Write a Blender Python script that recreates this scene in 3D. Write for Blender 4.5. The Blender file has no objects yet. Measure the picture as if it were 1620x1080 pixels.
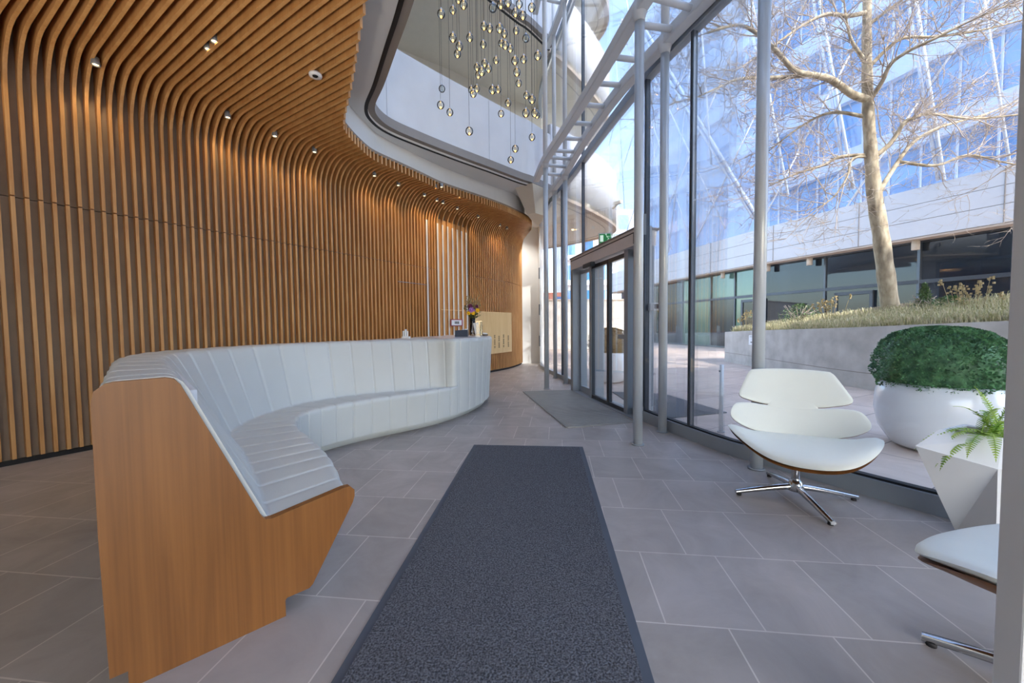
import bpy, bmesh, math, random
import numpy as np
from mathutils import Vector, Matrix
random.seed(7)
R=math.radians
S=bpy.context.scene
COL=S.collection

# ------------------------------------------------------------------ camera
cam_d=bpy.data.cameras.new('camera'); cam=bpy.data.objects.new('camera',cam_d); COL.objects.link(cam)
cam_d.sensor_width=36.0; cam_d.lens=36.0*598/1620; cam_d.clip_start=.05; cam_d.clip_end=400
_t,_r=R(2.41),R(.56)
_f=Vector((0,math.cos(_t),-math.sin(_t))); _x=Vector((1,0,0)); _u=Vector((0,math.sin(_t),math.cos(_t)))
_rx=_x*math.cos(_r)-_u*math.sin(_r); _ux=_x*math.sin(_r)+_u*math.cos(_r)
cam.matrix_world=Matrix(((_rx.x,_ux.x,-_f.x,0),(_rx.y,_ux.y,-_f.y,0),(_rx.z,_ux.z,-_f.z,1.25),(0,0,0,1)))
S.camera=cam
# ------------------------------------------------------------------ sky, sun, exposure
W=bpy.data.worlds.new('sky'); S.world=W; W.use_nodes=True
nt=W.node_tree; nt.nodes.clear()
wo=nt.nodes.new('ShaderNodeOutputWorld'); bg=nt.nodes.new('ShaderNodeBackground'); sk=nt.nodes.new('ShaderNodeTexSky')
sk.sky_type='NISHITA'; sk.sun_disc=False; sk.sun_elevation=R(38); sk.sun_rotation=R(160); sk.air_density=1.0; sk.dust_density=1.5; sk.ozone_density=1.2
bg.inputs[1].default_value=.43
nt.links.new(sk.outputs[0],bg.inputs[0]); nt.links.new(bg.outputs[0],wo.inputs[0])
def lamp(name,kind,energy,color,loc=(0,0,0),to=None,**kw):
    d=bpy.data.lights.new(name,kind); d.energy=energy; d.color=color
    for k,v in kw.items(): setattr(d,k,v)
    o=bpy.data.objects.new(name,d); COL.objects.link(o); o.location=loc
    if to is not None: o.rotation_euler=(Vector(to)-Vector(loc)).to_track_quat('-Z','Y').to_euler()
    return o
SUN=Vector((.40,-.68,.62)).normalized()
lamp('sun','SUN',3.1,(1,.95,.86),SUN*40,(0,0,0),angle=R(.6))
S.view_settings.view_transform='Standard'; S.view_settings.look='None'; S.view_settings.gamma=1
S.view_settings.use_curve_mapping=False; S.view_settings.exposure=1.1
S.cycles.transparent_max_bounces=32; S.cycles.max_bounces=9; S.cycles.diffuse_bounces=5

# ------------------------------------------------------------------ materials
def lin(h):
    h=h.lstrip('#'); o=[]
    for i in (0,2,4):
        c=int(h[i:i+2],16)/255; o.append(c/12.92 if c<=.04045 else ((c+.055)/1.055)**2.4)
    return tuple(o)+(1,)
def newmat(name):
    m=bpy.data.materials.new(name); m.use_nodes=True; n=m.node_tree; b=n.nodes['Principled BSDF']
    return m,n,b
def N(n,t,**kw):
    x=n.nodes.new('ShaderNode'+t)
    for k,v in kw.items(): setattr(x,k,v)
    return x
def ramp(n,fac,stops):
    r=N(n,'ValToRGB'); e=r.color_ramp.elements
    while len(e)<len(stops): e.new(.5)
    for i,(p,c) in enumerate(stops): e[i].position=p; e[i].color=c
    n.links.new(fac,r.inputs[0]); return r
def coords(n,scale=(1,1,1),rot=(0,0,0),loc=(0,0,0),kind='Object'):
    t=N(n,'TexCoord'); mp=N(n,'Mapping'); mp.inputs['Scale'].default_value=scale; mp.inputs['Rotation'].default_value=rot; mp.inputs['Location'].default_value=loc
    n.links.new(t.outputs[kind],mp.inputs[0]); return mp.outputs[0]
def bump(n,b,fac,strength=.2,dist=.01):
    bp=N(n,'Bump'); bp.inputs['Strength'].default_value=strength; bp.inputs['Distance'].default_value=dist
    n.links.new(fac,bp.inputs['Height']); n.links.new(bp.outputs[0],b.inputs['Normal'])
def plain(name,col,rough=.5,metal=0,vary=.06,vscale=6,bmp=0,bscale=80,spec=.5,coat=0):
    m,n,b=newmat(name); c=lin(col)
    no=N(n,'TexNoise'); no.inputs['Scale'].default_value=vscale; no.inputs['Detail'].default_value=4
    n.links.new(coords(n),no.inputs[0])
    lo=tuple(x*(1-vary) for x in c[:3])+(1,); hi=tuple(min(1,x*(1+vary)) for x in c[:3])+(1,)
    r=ramp(n,no.outputs[0],[(.3,lo),(.7,hi)]); n.links.new(r.outputs[0],b.inputs['Base Color'])
    b.inputs['Roughness'].default_value=rough; b.inputs['Metallic'].default_value=metal
    b.inputs['Specular IOR Level'].default_value=spec; b.inputs['Coat Weight'].default_value=coat
    if bmp:
        n2=N(n,'TexNoise'); n2.inputs['Scale'].default_value=bscale; n.links.new(coords(n),n2.inputs[0]); bump(n,b,n2.outputs[0],bmp)
    return m
def wood(name,dark,light,scale=(14,14,.9),rough=.45,rot=(0,0,0),fine=True):
    m,n,b=newmat(name)
    v=coords(n,scale,rot)
    a=N(n,'TexNoise'); a.inputs['Scale'].default_value=1.6; a.inputs['Detail'].default_value=6; a.inputs['Distortion'].default_value=.6
    n.links.new(v,a.inputs[0])
    v2=coords(n,(scale[0]*9,scale[1]*9,scale[2]*1.4),rot)
    f=N(n,'TexNoise'); f.inputs['Scale'].default_value=1.5; f.inputs['Detail'].default_value=2
    n.links.new(v2,f.inputs[0])
    mx=N(n,'Math',operation='MULTIPLY_ADD'); mx.inputs[1].default_value=.35; n.links.new(f.outputs[0],mx.inputs[0]); 
    ad=N(n,'Math',operation='MULTIPLY'); ad.inputs[1].default_value=.68; n.links.new(a.outputs[0],ad.inputs[0]); n.links.new(ad.outputs[0],mx.inputs[2])
    r=ramp(n,mx.outputs[0],[(.33,lin(dark)),(.68,lin(light))]); n.links.new(r.outputs[0],b.inputs['Base Color'])
    b.inputs['Roughness'].default_value=rough
    return m
def glassmat(name,tint=(.97,.985,1,1),refl=.75,rough=0.0,film=None):
    m,n,b=newmat(name); n.nodes.remove(b); out=n.nodes['Material Output']
    tr=N(n,'BsdfTransparent'); tr.inputs[0].default_value=tint
    gl=N(n,'BsdfGlossy'); gl.inputs['Roughness'].default_value=rough; gl.inputs[0].default_value=(1,1,1,1)
    fr=N(n,'Fresnel'); fr.inputs[0].default_value=1.45
    mu=N(n,'Math',operation='MULTIPLY'); mu.inputs[1].default_value=refl; n.links.new(fr.outputs[0],mu.inputs[0])
    mx=N(n,'MixShader'); n.links.new(mu.outputs[0],mx.inputs[0]); n.links.new(tr.outputs[0],mx.inputs[1]); n.links.new(gl.outputs[0],mx.inputs[2])
    n.links.new(mx.outputs[0],out.inputs[0]); return m
def emit(name,col,strength):
    m,n,b=newmat(name); b.inputs['Base Color'].default_value=lin(col); b.inputs['Emission Color'].default_value=lin(col); b.inputs['Emission Strength'].default_value=strength
    return m
M={}
M['slat']=wood('oak_slats','#b8834c','#d3a369',(5,5,1.2),.5)
M['panelwood']=wood('cherry_veneer','#73471f','#8f5d2d',(7,7,.55),.42)
M['board']=wood('pale_maple','#d8b57c','#e6c894',(9,9,.8),.4)
M['backing']=plain('slat_backing','#8f8071',.85,bmp=.05)
M['darkpanel']=plain('dark_brown_panel','#4a2f18',.6)
M['leather']=plain('white_leather','#c6cbca',.42,vary=.02,vscale=3,bmp=.06,bscale=140)
M['cream']=plain('cream_leather','#f0f3ea',.4,vary=.02,vscale=4,bmp=.05,bscale=160)
M['white']=plain('white_plaster','#dcdcda',.75,vary=.015,vscale=2)
M['concrete_white']=plain('pale_fair_faced_concrete','#d3d6da',.8,vary=.05,vscale=1.6,bmp=.04,bscale=40)
M['cream_wall']=plain('cream_plaster','#dfd8c8',.8,vary=.02)
M['rim']=plain('grey_brown_metal','#87807a',.5,.0,vary=.03)
M['black']=plain('black_gap','#15161a',.6)
M['steel']=plain('silver_painted_steel','#c8cfd5',.3,.15,vary=.02)
M['whitesteel']=plain('white_painted_steel','#d6dade',.4,.0,vary=.02)
M['alu']=plain('grey_aluminium','#99a1a9',.38,.25,vary=.02)
M['darkalu']=plain('dark_aluminium','#4a5058',.4,.6,vary=.02)
M['post']=plain('pale_grey_door_post','#dfe2e4',.4,.05,vary=.01)
M['header']=plain('brown_grey_portal','#dcd4d0',.5,.1,vary=.02)
M['chrome']=plain('polished_aluminium','#d5d8dc',.14,1,vary=.01)
M['plastic']=plain('light_grey_plastic','#d9dcdf',.5)
M['whitegloss']=plain('white_gloss_fibreglass','#e6e9ec',.22,vary=.01,coat=.3)
M['whitematt']=plain('white_matt_fibreglass','#dfe2e5',.5,vary=.01)
M['soil']=plain('potting_soil','#4a3d2c',.95,vary=.4,vscale=60,bmp=.6,bscale=90)
M['glass']=glassmat('clear_pane',(.98,.99,1,1),.5)
M['doorglass']=glassmat('door_pane',(.975,.99,.99,1),.4)
M['crystal']=glassmat('clear_globe_glass',(.93,.93,.88,1),1.6)
M['vaseglass']=glassmat('vase_glass',(.88,.91,.93,1),1.0)
M['lampglow']=emit('warm_lamp','#ffd28a',7)
M['ledglow']=emit('warm_led','#ffcf7a',1.6)
M['addedglow']=emit('added_panel_glow','#f4f6ff',.8)  # glow of the added rear panels and far downlights
M['exitgreen']=emit('exit_green','#2a8a50',.12)
M['exitwhite']=emit('exit_white','#d8f0e0',.25)
M['paper']=plain('paper','#e8ebee',.7)
M['ink']=plain('dark_ink','#2c2a2c',.7)
M['red']=plain('red_border','#9c4450',.6)
# stone tiles
def tiles(name,cols,grout,size,rowh,rot,origin,mortar=.004,rough=.45,offset=.5,vary=1.3):
    m,n,b=newmat(name)
    t=N(n,'TexCoord'); mp=N(n,'Mapping'); mp.vector_type='TEXTURE'
    mp.inputs['Location'].default_value=origin; mp.inputs['Rotation'].default_value=(0,0,rot)
    n.links.new(t.outputs['Object'],mp.inputs[0])
    br=N(n,'TexBrick'); br.offset=offset; br.inputs['Scale'].default_value=1; br.inputs['Mortar Size'].default_value=mortar; br.inputs['Mortar Smooth'].default_value=.2
    br.inputs['Brick Width'].default_value=size; br.inputs['Row Height'].default_value=rowh; br.inputs['Bias'].default_value=0
    br.inputs['Color1'].default_value=lin(cols[0]); br.inputs['Color2'].default_value=lin(cols[1]); br.inputs['Mortar'].default_value=lin(grout)
    n.links.new(mp.outputs[0],br.inputs[0])
    no=N(n,'TexNoise'); no.inputs['Scale'].default_value=2.3; no.inputs['Detail'].default_value=8; no.inputs['Roughness'].default_value=.65; no.inputs['Distortion'].default_value=.8
    n.links.new(mp.outputs[0],no.inputs[0])
    r=ramp(n,no.outputs[0],[(.25,(.82,.81,.80,1)),(.75,(1.12*vary/1.3,1.12*vary/1.3,1.13*vary/1.3,1))])
    mx=N(n,'Mix',data_type='RGBA',blend_type='MULTIPLY'); mx.inputs[0].default_value=1
    n.links.new(br.outputs['Color'],mx.inputs[6]); n.links.new(r.outputs[0],mx.inputs[7]); n.links.new(mx.outputs[2],b.inputs['Base Color'])
    rr=ramp(n,no.outputs[0],[(.3,(rough+.1,)*3+(1,)),(.7,(rough-.05,)*3+(1,))]); n.links.new(rr.outputs[0],b.inputs['Roughness'])
    bump(n,b,br.outputs['Fac'],-.15,.004)
    return m
M['floor']=tiles('grey_stone_tiles',('#a9a29e','#9d9793'),'#c8c2bc',.392,.505,R(-6.7),(.69,2.03,0),.0035,.42,.37)
M['paving']=tiles('beige_stone_paving',('#c9b8aa','#bda99c'),'#7d736c',1.25,.62,R(28),(2.4,3.1,0),.006,.7,.4)
def carpet(name,col,scale=260):
    m,n,b=newmat(name); no=N(n,'TexNoise'); no.inputs['Scale'].default_value=scale; no.inputs['Detail'].default_value=3
    n.links.new(coords(n),no.inputs[0]); c=lin(col)
    r=ramp(n,no.outputs[0],[(.36,tuple(x*.45 for x in c[:3])+(1,)),(.66,tuple(x*1.5 for x in c[:3])+(1,))]); n.links.new(r.outputs[0],b.inputs['Base Color'])
    b.inputs['Roughness'].default_value=.95; b.inputs['Specular IOR Level'].default_value=.15; bump(n,b,no.outputs[0],.9,.01); return m
M['mat']=carpet('charcoal_loop_carpet','#5f6167',130)
M['rubber']=plain('grey_rubber_border','#4c535e',.6)
M['grating']=plain('ribbed_aluminium_grating','#9b9b99',.5,.2)
def leafmat(name,a,b_,rough=.5):
    m,n,b=newmat(name); g=N(n,'NewGeometry') if False else N(n,'ObjectInfo')
    no=N(n,'TexNoise'); no.inputs['Scale'].default_value=14; n.links.new(coords(n),no.inputs[0])
    r=ramp(n,no.outputs[0],[(.35,lin(a)),(.68,lin(b_))]); n.links.new(r.outputs[0],b.inputs['Base Color']); b.inputs['Roughness'].default_value=rough
    return m
M['box']=leafmat('boxwood_leaves','#38663f','#6a9e68')
M['boxbrown']=leafmat('winter_boxwood_leaves','#6a5a3c','#8a7a52')
M['fern']=leafmat('fern_leaves','#6f9a35','#b3cc5a')
M['grass']=leafmat('dry_grass','#b3b27c','#eedfc0',.8)
M['shrub']=leafmat('shrub_leaves','#4d6b40','#7a9460',.7)
def bark():
    m,n,b=newmat('grey_bark'); no=N(n,'TexNoise'); no.inputs['Scale'].default_value=5; no.inputs['Detail'].default_value=8; n.links.new(coords(n,(2,2,.8)),no.inputs[0])
    r=ramp(n,no.outputs[0],[(.3,lin('#7d715f')),(.5,lin('#a89a82')),(.72,lin('#c3b9a2'))]); n.links.new(r.outputs[0],b.inputs['Base Color']); b.inputs['Roughness'].default_value=.9; bump(n,b,no.outputs[0],.5,.03); return m
M['bark']=bark()
M['twig']=plain('twig_bark','#b3a598',.9)
def concrete():
    m,n,b=newmat('board_marked_concrete'); no=N(n,'TexNoise'); no.inputs['Scale'].default_value=3; no.inputs['Detail'].default_value=9; n.links.new(coords(n),no.inputs[0])
    vo=N(n,'TexVoronoi'); vo.inputs['Scale'].default_value=26; n.links.new(coords(n),vo.inputs[0])
    pr=ramp(n,vo.outputs[0],[(.06,(.55,.55,.55,1)),(.11,(1,1,1,1))])
    r=ramp(n,no.outputs[0],[(.3,lin('#aba8a4')),(.7,lin('#c9c6c2'))])
    mx=N(n,'Mix',data_type='RGBA',blend_type='MULTIPLY'); mx.inputs[0].default_value=.5; n.links.new(r.outputs[0],mx.inputs[6]); n.links.new(pr.outputs[0],mx.inputs[7]); n.links.new(mx.outputs[2],b.inputs['Base Color'])
    b.inputs['Roughness'].default_value=.85; return m
M['concrete']=concrete()
M['bandwhite']=plain('white_facade_panel','#c9cbcf',.55,vary=.02)
M['soffit']=plain('beige_soffit','#b9aa9c',.7)
def bluglass(name,tint,alpha,refl=.35,rough=.03):
    m,n,b=newmat(name); n.nodes.remove(b); out=n.nodes['Material Output']
    tr=N(n,'BsdfTransparent'); tr.inputs[0].default_value=lin(tint)
    gl=N(n,'BsdfGlossy'); gl.inputs[0].default_value=(.9,.96,1,1); gl.inputs['Roughness'].default_value=rough
    df=N(n,'BsdfDiffuse'); df.inputs[0].default_value=lin(tint)
    mx=N(n,'MixShader'); mx.inputs[0].default_value=alpha; n.links.new(tr.outputs[0],mx.inputs[1]); n.links.new(df.outputs[0],mx.inputs[2])
    m2=N(n,'MixShader'); m2.inputs[0].default_value=refl; n.links.new(mx.outputs[0],m2.inputs[1]); n.links.new(gl.outputs[0],m2.inputs[2]); n.links.new(m2.outputs[0],out.inputs[0]); return m
M['shopglass']=bluglass('tinted_shop_glass','#3f5872',.14,.05)
M['tealglass']=bluglass('green_tinted_glass','#5fa08e',.35,.09)
M['blueglass']=bluglass('blue_office_glass','#3a8acb',.72,.14,.05)
def filmmat():
    m,n,b=newmat('clear_cushion_film'); n.nodes.remove(b); out=n.nodes['Material Output']
    tr=N(n,'BsdfTransparent'); tr.inputs[0].default_value=(.95,.975,1,1)
    gl=N(n,'BsdfGlossy'); gl.inputs['Roughness'].default_value=.4
    tl=N(n,'BsdfDiffuse'); tl.inputs[0].default_value=lin('#eef4ff')
    no=N(n,'TexNoise'); no.inputs['Scale'].default_value=.45; no.inputs['Detail'].default_value=1; no.inputs['Distortion'].default_value=.6; n.links.new(coords(n,(1,1,.45)),no.inputs[0])
    r=ramp(n,no.outputs[0],[(.40,(.10,.10,.10,1)),(.5,(.20,.20,.20,1)),(.56,(.14,.14,.14,1)),(.7,(.28,.28,.28,1))])  # uneven whitening imitates curved reflections in the film colour
    mx=N(n,'MixShader'); n.links.new(r.outputs[0],mx.inputs[0]); n.links.new(tr.outputs[0],mx.inputs[1]); n.links.new(tl.outputs[0],mx.inputs[2])
    m2=N(n,'MixShader'); m2.inputs[0].default_value=.05; n.links.new(mx.outputs[0],m2.inputs[1]); n.links.new(gl.outputs[0],m2.inputs[2]); n.links.new(m2.outputs[0],out.inputs[0]); return m
M['film']=filmmat()
M['filmhaze']=bluglass('added_haze_film','#dce8fa',.0,.0)  # whitish haze of film at grazing view, put into an added layer
for _n in M['filmhaze'].node_tree.nodes:
    if _n.type=='MIX_SHADER' and abs(_n.inputs[0].default_value)<1e-6 and _n.inputs[2].links[0].from_node.type=='BSDF_DIFFUSE': _n.inputs[0].default_value=.42
    if _n.type=='BSDF_TRANSPARENT': _n.inputs[0].default_value=(.97,.985,1,1)
M['slab']=plain('white_slab_edge','#bccadf',.6,vary=.02)
M['interior']=plain('shop_interior','#59544f',.8,vary=.2,vscale=1)
M['curtain']=plain('grey_curtain','#5b5656',.9)
M['redroof']=plain('red_brick','#c07a66',.8)
M['bldwhite']=plain('far_render_white','#e2e4e6',.8)
M['yellow']=plain('yellow_petal','#f0c019',.6); M['purple']=plain('lilac_petal','#a77ac0',.6); M['plum']=plain('plum_petal','#6d2d4a',.6); M['stemgreen']=plain('flower_green','#4a5a2c',.7); M['straw']=plain('dry_stem','#a8956a',.8)
M['orangelamp']=emit('orange_room_lamp','#ffb65a',2.5)
M['beigebox']=plain('beige_lamp_housing','#cfc6b8',.6)

# ------------------------------------------------------------------ mesh helpers
class MB:
    def __init__(s): s.v=[]; s.f=[]; s.sm=[]; s.mi=[]; s.k=0
    def add(s,vs,fs,smooth=False):
        o=len(s.v); s.v+= [tuple(map(float,p)) for p in vs]; s.f+=[tuple(i+o for i in f) for f in fs]; s.sm+=[smooth]*len(fs); s.mi+=[s.k]*len(fs)
    def box(s,c,size,rz=0,rot=None):
        h=[x/2 for x in size]; P=[]
        m=rot if rot is not None else Matrix.Rotation(rz,3,'Z')
        for x in (-1,1):
            for y in (-1,1):
                for z in (-1,1): P.append(Vector(c)+m@Vector((x*h[0],y*h[1],z*h[2])))
        s.add(P,[(0,1,3,2),(4,6,7,5),(0,4,5,1),(2,3,7,6),(0,2,6,4),(1,5,7,3)])
    def bar(s,a,b,w,h=None,up=(0,0,1)):
        a,b=Vector(a),Vector(b); d=b-a; L=d.length; d.normalize(); h=h or w
        u=Vector(up); x=d.cross(u)
        if x.length<1e-4: x=d.cross(Vector((1,0,0)))
        x.normalize(); y=x.cross(d)
        m=Matrix((x,d,y)).transposed(); s.box((a+b)/2,(w,L,h),rot=m)
    def tube(s,pts,rad,n=10,cap=True,smooth=True):
        pts=[Vector(p) for p in pts]; rad=rad if hasattr(rad,'__len__') else [rad]*len(pts)
        V=[];F=[]; ref=None
        for i,p in enumerate(pts):
            d=(pts[min(i+1,len(pts)-1)]-pts[max(i-1,0)]).normalized()
            if ref is None: ref=d.cross(Vector((0,0,1)) if abs(d.z)<.9 else Vector((1,0,0))).normalized()
            ref=(ref-d*ref.dot(d)).normalized(); y=d.cross(ref)
            for k in range(n):
                a=2*math.pi*k/n; V.append(p+(ref*math.cos(a)+y*math.sin(a))*rad[i])
        for i in range(len(pts)-1):
            for k in range(n): F.append((i*n+k,i*n+(k+1)%n,(i+1)*n+(k+1)%n,(i+1)*n+k))
        s.add(V,F,smooth)
        if cap: 
            o=len(s.v)-len(V); m=len(pts)
            s.f.append(tuple(o+k for k in range(n))[::-1]); s.f.append(tuple(o+(m-1)*n+k for k in range(n))); s.sm+=[False]*2; s.mi+=[s.k]*2
    def lathe(s,prof,c=(0,0,0),n=32,smooth=True,sx=1,sy=1):
        V=[];F=[];m=len(prof)
        for r,z in prof:
            for k in range(n):
                a=2*math.pi*k/n; V.append((c[0]+r*math.cos(a)*sx,c[1]+r*math.sin(a)*sy,c[2]+z))
        for i in range(m-1):
            for k in range(n): F.append((i*n+k,i*n+(k+1)%n,(i+1)*n+(k+1)%n,(i+1)*n+k))
        s.add(V,F,smooth)
    def prism(s,poly,z0,z1,smooth=False):
        n=len(poly); V=[(p[0],p[1],z0) for p in poly]+[(p[0],p[1],z1) for p in poly]
        s.add(V,[tuple(range(n))[::-1],tuple(range(n,2*n))]+[(i,(i+1)%n,n+(i+1)%n,n+i) for i in range(n)])
    def wall(s,pts,z0,z1,th,closed=False,smooth=False):
        """strip of thickness th to the left of polyline pts"""
        P=[Vector((p[0],p[1])) for p in pts]; m=len(P); Q=[]
        for i in range(m):
            d=(P[min(i+1,m-1)]-P[max(i-1,0)]).normalized(); Q.append(P[i]+Vector((-d.y,d.x))*th)
        V=[]
        for i in range(m): V+=[(P[i].x,P[i].y,z0),(P[i].x,P[i].y,z1),(Q[i].x,Q[i].y,z1),(Q[i].x,Q[i].y,z0)]
        F=[]
        for i in range(m-1):
            a=4*i;b=a+4
            for k in range(4): F.append((a+k,b+k,b+(k+1)%4,a+(k+1)%4))
        F.append((0,1,2,3)); e=4*(m-1); F.append((e+3,e+2,e+1,e))
        s.add(V,F,smooth)
    def grid(s,rows,smooth=True,wrap=False):
        m=len(rows);n=len(rows[0]);V=[p for r in rows for p in r];F=[]
        for i in range(m-1):
            for k in range(n if wrap else n-1): F.append((i*n+k,i*n+(k+1)%n,(i+1)*n+(k+1)%n,(i+1)*n+k))
        s.add(V,F,smooth)
    def obj(s,name,mat,parent=None,loc=None,bevel=0,seg=2,w=True):
        # w: vertices are given in world coordinates and are moved into the parent's frame
        off=Vector((0,0,0)); q=parent
        while w and q is not None: off+=q.location; q=q.parent
        me=bpy.data.meshes.new(name); me.from_pydata([(x-off.x,y-off.y,z-off.z) for x,y,z in s.v],[],s.f)
        mats=mat if isinstance(mat,(list,tuple)) else [mat]
        for q in mats: me.materials.append(M[q])
        me.polygons.foreach_set('use_smooth',s.sm)
        if len(mats)>1: me.polygons.foreach_set('material_index',s.mi)
        bm=bmesh.new(); bm.from_mesh(me); bmesh.ops.recalc_face_normals(bm,faces=bm.faces); bm.to_mesh(me); bm.free(); me.update()
        o=bpy.data.objects.new(name,me); COL.objects.link(o)
        if parent is not None: o.parent=parent
        if loc is not None: o.location=loc
        if bevel:
            b=o.modifiers.new('bevel','BEVEL'); b.width=bevel; b.segments=seg; b.limit_method='ANGLE'; b.angle_limit=R(40)
        return o
def tag(o,label=None,cat=None,group=None,kind=None):
    if label: o['label']=label
    if cat: o['category']=cat
    if group: o['group']=group
    if kind: o['kind']=kind
    return o
def thing(name,loc,label,cat,group=None,rz=0):
    o=bpy.data.objects.new(name,None); COL.objects.link(o); o.location=loc; o.rotation_euler=(0,0,rz); o.empty_display_size=.1
    return tag(o,label,cat,group)
def struct(name,loc=(0,0,0),label=None,cat=None):
    o=bpy.data.objects.new(name,None); COL.objects.link(o); o.location=loc; tag(o,label,cat,None,'structure'); return o
def copy_tree(o,parent=None):
    c=o.copy(); COL.objects.link(c); c.parent=parent
    for ch in list(o.children): copy_tree(ch,c)
    return c
def crom(P,n,closed=False):
    """Catmull-Rom through points, n samples per span"""
    P=[np.array(p,float) for p in P]; out=[]; m=len(P)
    for i in range(m-1):
        p0=P[max(i-1,0)];p1=P[i];p2=P[i+1];p3=P[min(i+2,m-1)]
        if i==0: p0=2*p1-p2
        if i+2>m-1: p3=2*p2-p1
        for k in range(n):
            t=k/n; out.append(.5*((2*p1)+(-p0+p2)*t+(2*p0-5*p1+4*p2-p3)*t*t+(-p0+3*p1-3*p2+p3)*t**3))
    out.append(P[-1]); return out
def xy(p): return (float(p[0]),float(p[1]))
# ================================================================== SETTING
GL=[(0.97,12.3),(0.87,10.9),(1.06,9.4),(1.265,8.08),(1.38,7.2),(1.56,5.9),(1.74,4.8),(1.84,4.42),(2.07,3.65),(2.22,3.36),(2.60,2.68),(2.82,2.34),(3.12,1.97),(3.55,1.6),(4.4,1.15),(5.6,.8),(7.0,.6)]
GC=[xy(p) for p in crom(GL,6)]           # plan curve of the glass facade
def gat(Y):                                # point of the facade at depth Y
    for a,b in zip(GC[:-1],GC[1:]):
        if (a[1]-Y)*(b[1]-Y)<=0:
            t=(a[1]-Y)/(a[1]-b[1]) if a[1]!=b[1] else 0; return (a[0]+t*(b[0]-a[0]),Y)
def gsub(Y0,Y1,off=0):                     # facade points between two depths (far to near)
    P=[gat(Y0)]+[p for p in GC if Y1<p[1]<Y0]+[gat(Y1)]
    if off:
        Q=[]
        for i in range(len(P)):
            a,b=P[max(i-1,0)],P[min(i+1,len(P)-1)]; d=Vector((b[0]-a[0],b[1]-a[1])).normalized(); Q.append((P[i][0]-d.y*off,P[i][1]+d.x*off))
        return Q
    return P
# floor inside
b=MB(); poly=GC+[(7,-4),(-7.5,-4),(-7.5,13.2),(0.97,13.2)]
b.prism(poly,-.12,0); tag(b.obj('floor','floor'),'grey stone tile floor of the lobby','floor',None,'structure')
b=MB(); poly=[(p[0]+.0,p[1]) for p in GC][::-1]+[(0.97,60),(60,60),(60,.6)]
b.prism([(0.97,60),(60,60),(60,.6)]+GC[::-1],-.14,-.012); tag(b.obj('floor_plaza','paving'),'beige stone paving of the plaza outside','paving',None,'structure')
b=MB(); b.prism([(-30,13.2),(0.97,13.2),(0.97,60),(-30,60)],-.14,-.012); tag(b.obj('floor_plaza','paving'),'beige stone paving beyond the far end of the lobby','paving',None,'structure')
# slab edge (rim) of the upper floors, plan
RIML=[(1.0,9.5),(.46,8.86),(.18,8.62),(-.43,8.02),(-1.06,7.42),(-1.64,6.83),(-2.02,6.38),(-2.14,6.0),(-2.07,5.66),(-1.77,5.17),(-1.39,4.5),(-1.05,3.9),(-.45,2.75),(.2,1.5),(1.1,.4),(2.6,-.5),(5,-1.0),(7.5,-1.2)]
RC=[xy(p) for p in crom(RIML,6)]
def ring(z0,z1,mat,name,lab):
    b=MB(); b.prism(RC+[(7.5,-4),(-7.6,-4),(-7.6,13.1),(.95,13.1),(.85,10.9),(.9,10.0)],z0,z1); return tag(b.obj(name,mat),lab,'ceiling',None,'structure')
ring(4.46,4.62,'white','ceiling','white plaster soffit under the first upper floor')
ring(7.95,8.12,'cream_wall','ceiling_upper','cream soffit under the second upper floor')
ring(11.4,11.6,'cream_wall','ceiling_top','cream soffit of the top floor seen through the atrium')
def rimstrip(z,name,lab):
    t=struct(name,(0,0,0),lab,'trim')
    b=MB(); b.wall(RC[:-12],z,z+.15,.10); b.obj('edge_trim','rim',t)
    b=MB(); b.wall([(p[0],p[1]) for p in RC[:-12]],z-.045,z-.036,-.05); b.obj('shadow_gap','black',t)
rimstrip(4.5,'trim_1','grey metal rim along the slab edge above the slats')
rimstrip(7.99,'trim_2','grey metal rim along the slab edge of the second floor')
# parapets of pale concrete panels above the rims
def parapet(z0,z1,name,lab):
    t=struct(name,(0,0,0),lab,'wall')
    cuts=[0,18,36,54,68,82]
    for a,c in zip(cuts[:-1],cuts[1:]):
        P=RC[a:c+1]; 
        d=Vector(P[1])-Vector(P[0]); P=[tuple(Vector(P[0])+d.normalized()*.008)]+P[1:]
        b=MB(); b.wall(P,z0,z1,-.14); b.obj('parapet_panel','concrete_white',t)
parapet(4.64,5.92,'wall_parapet','pale concrete parapet panels of the first upper floor')
parapet(8.13,9.8,'wall_parapet_upper','pale concrete parapet panels of the second upper floor')
# back walls of the upper floors
def offs(P,d):
    Q=[]
    for i in range(len(P)):
        a,b_=P[max(i-1,0)],P[min(i+1,len(P)-1)]; v=Vector((b_[0]-a[0],b_[1]-a[1])).normalized(); Q.append((P[i][0]-v.y*d,P[i][1]+v.x*d))
    return Q
UB=[(.9,12.2),(-.3,11.4),(-1.6,10.3),(-3.2,9.2),(-4.4,7.6),(-4.6,6.0),(-4.3,4.6),(-3.6,3.0),(-2.4,1.0)]
for z0,z1,nm in ((4.62,7.95,'wall_upper_back'),(8.12,11.4,'wall_top_back')):
    b=MB(); b.wall(UB,z0,z1,.12); tag(b.obj(nm,'cream_wall'),'cream back wall of the '+('first' if z0<5 else 'second')+' upper floor gallery','wall',None,'structure')
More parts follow.
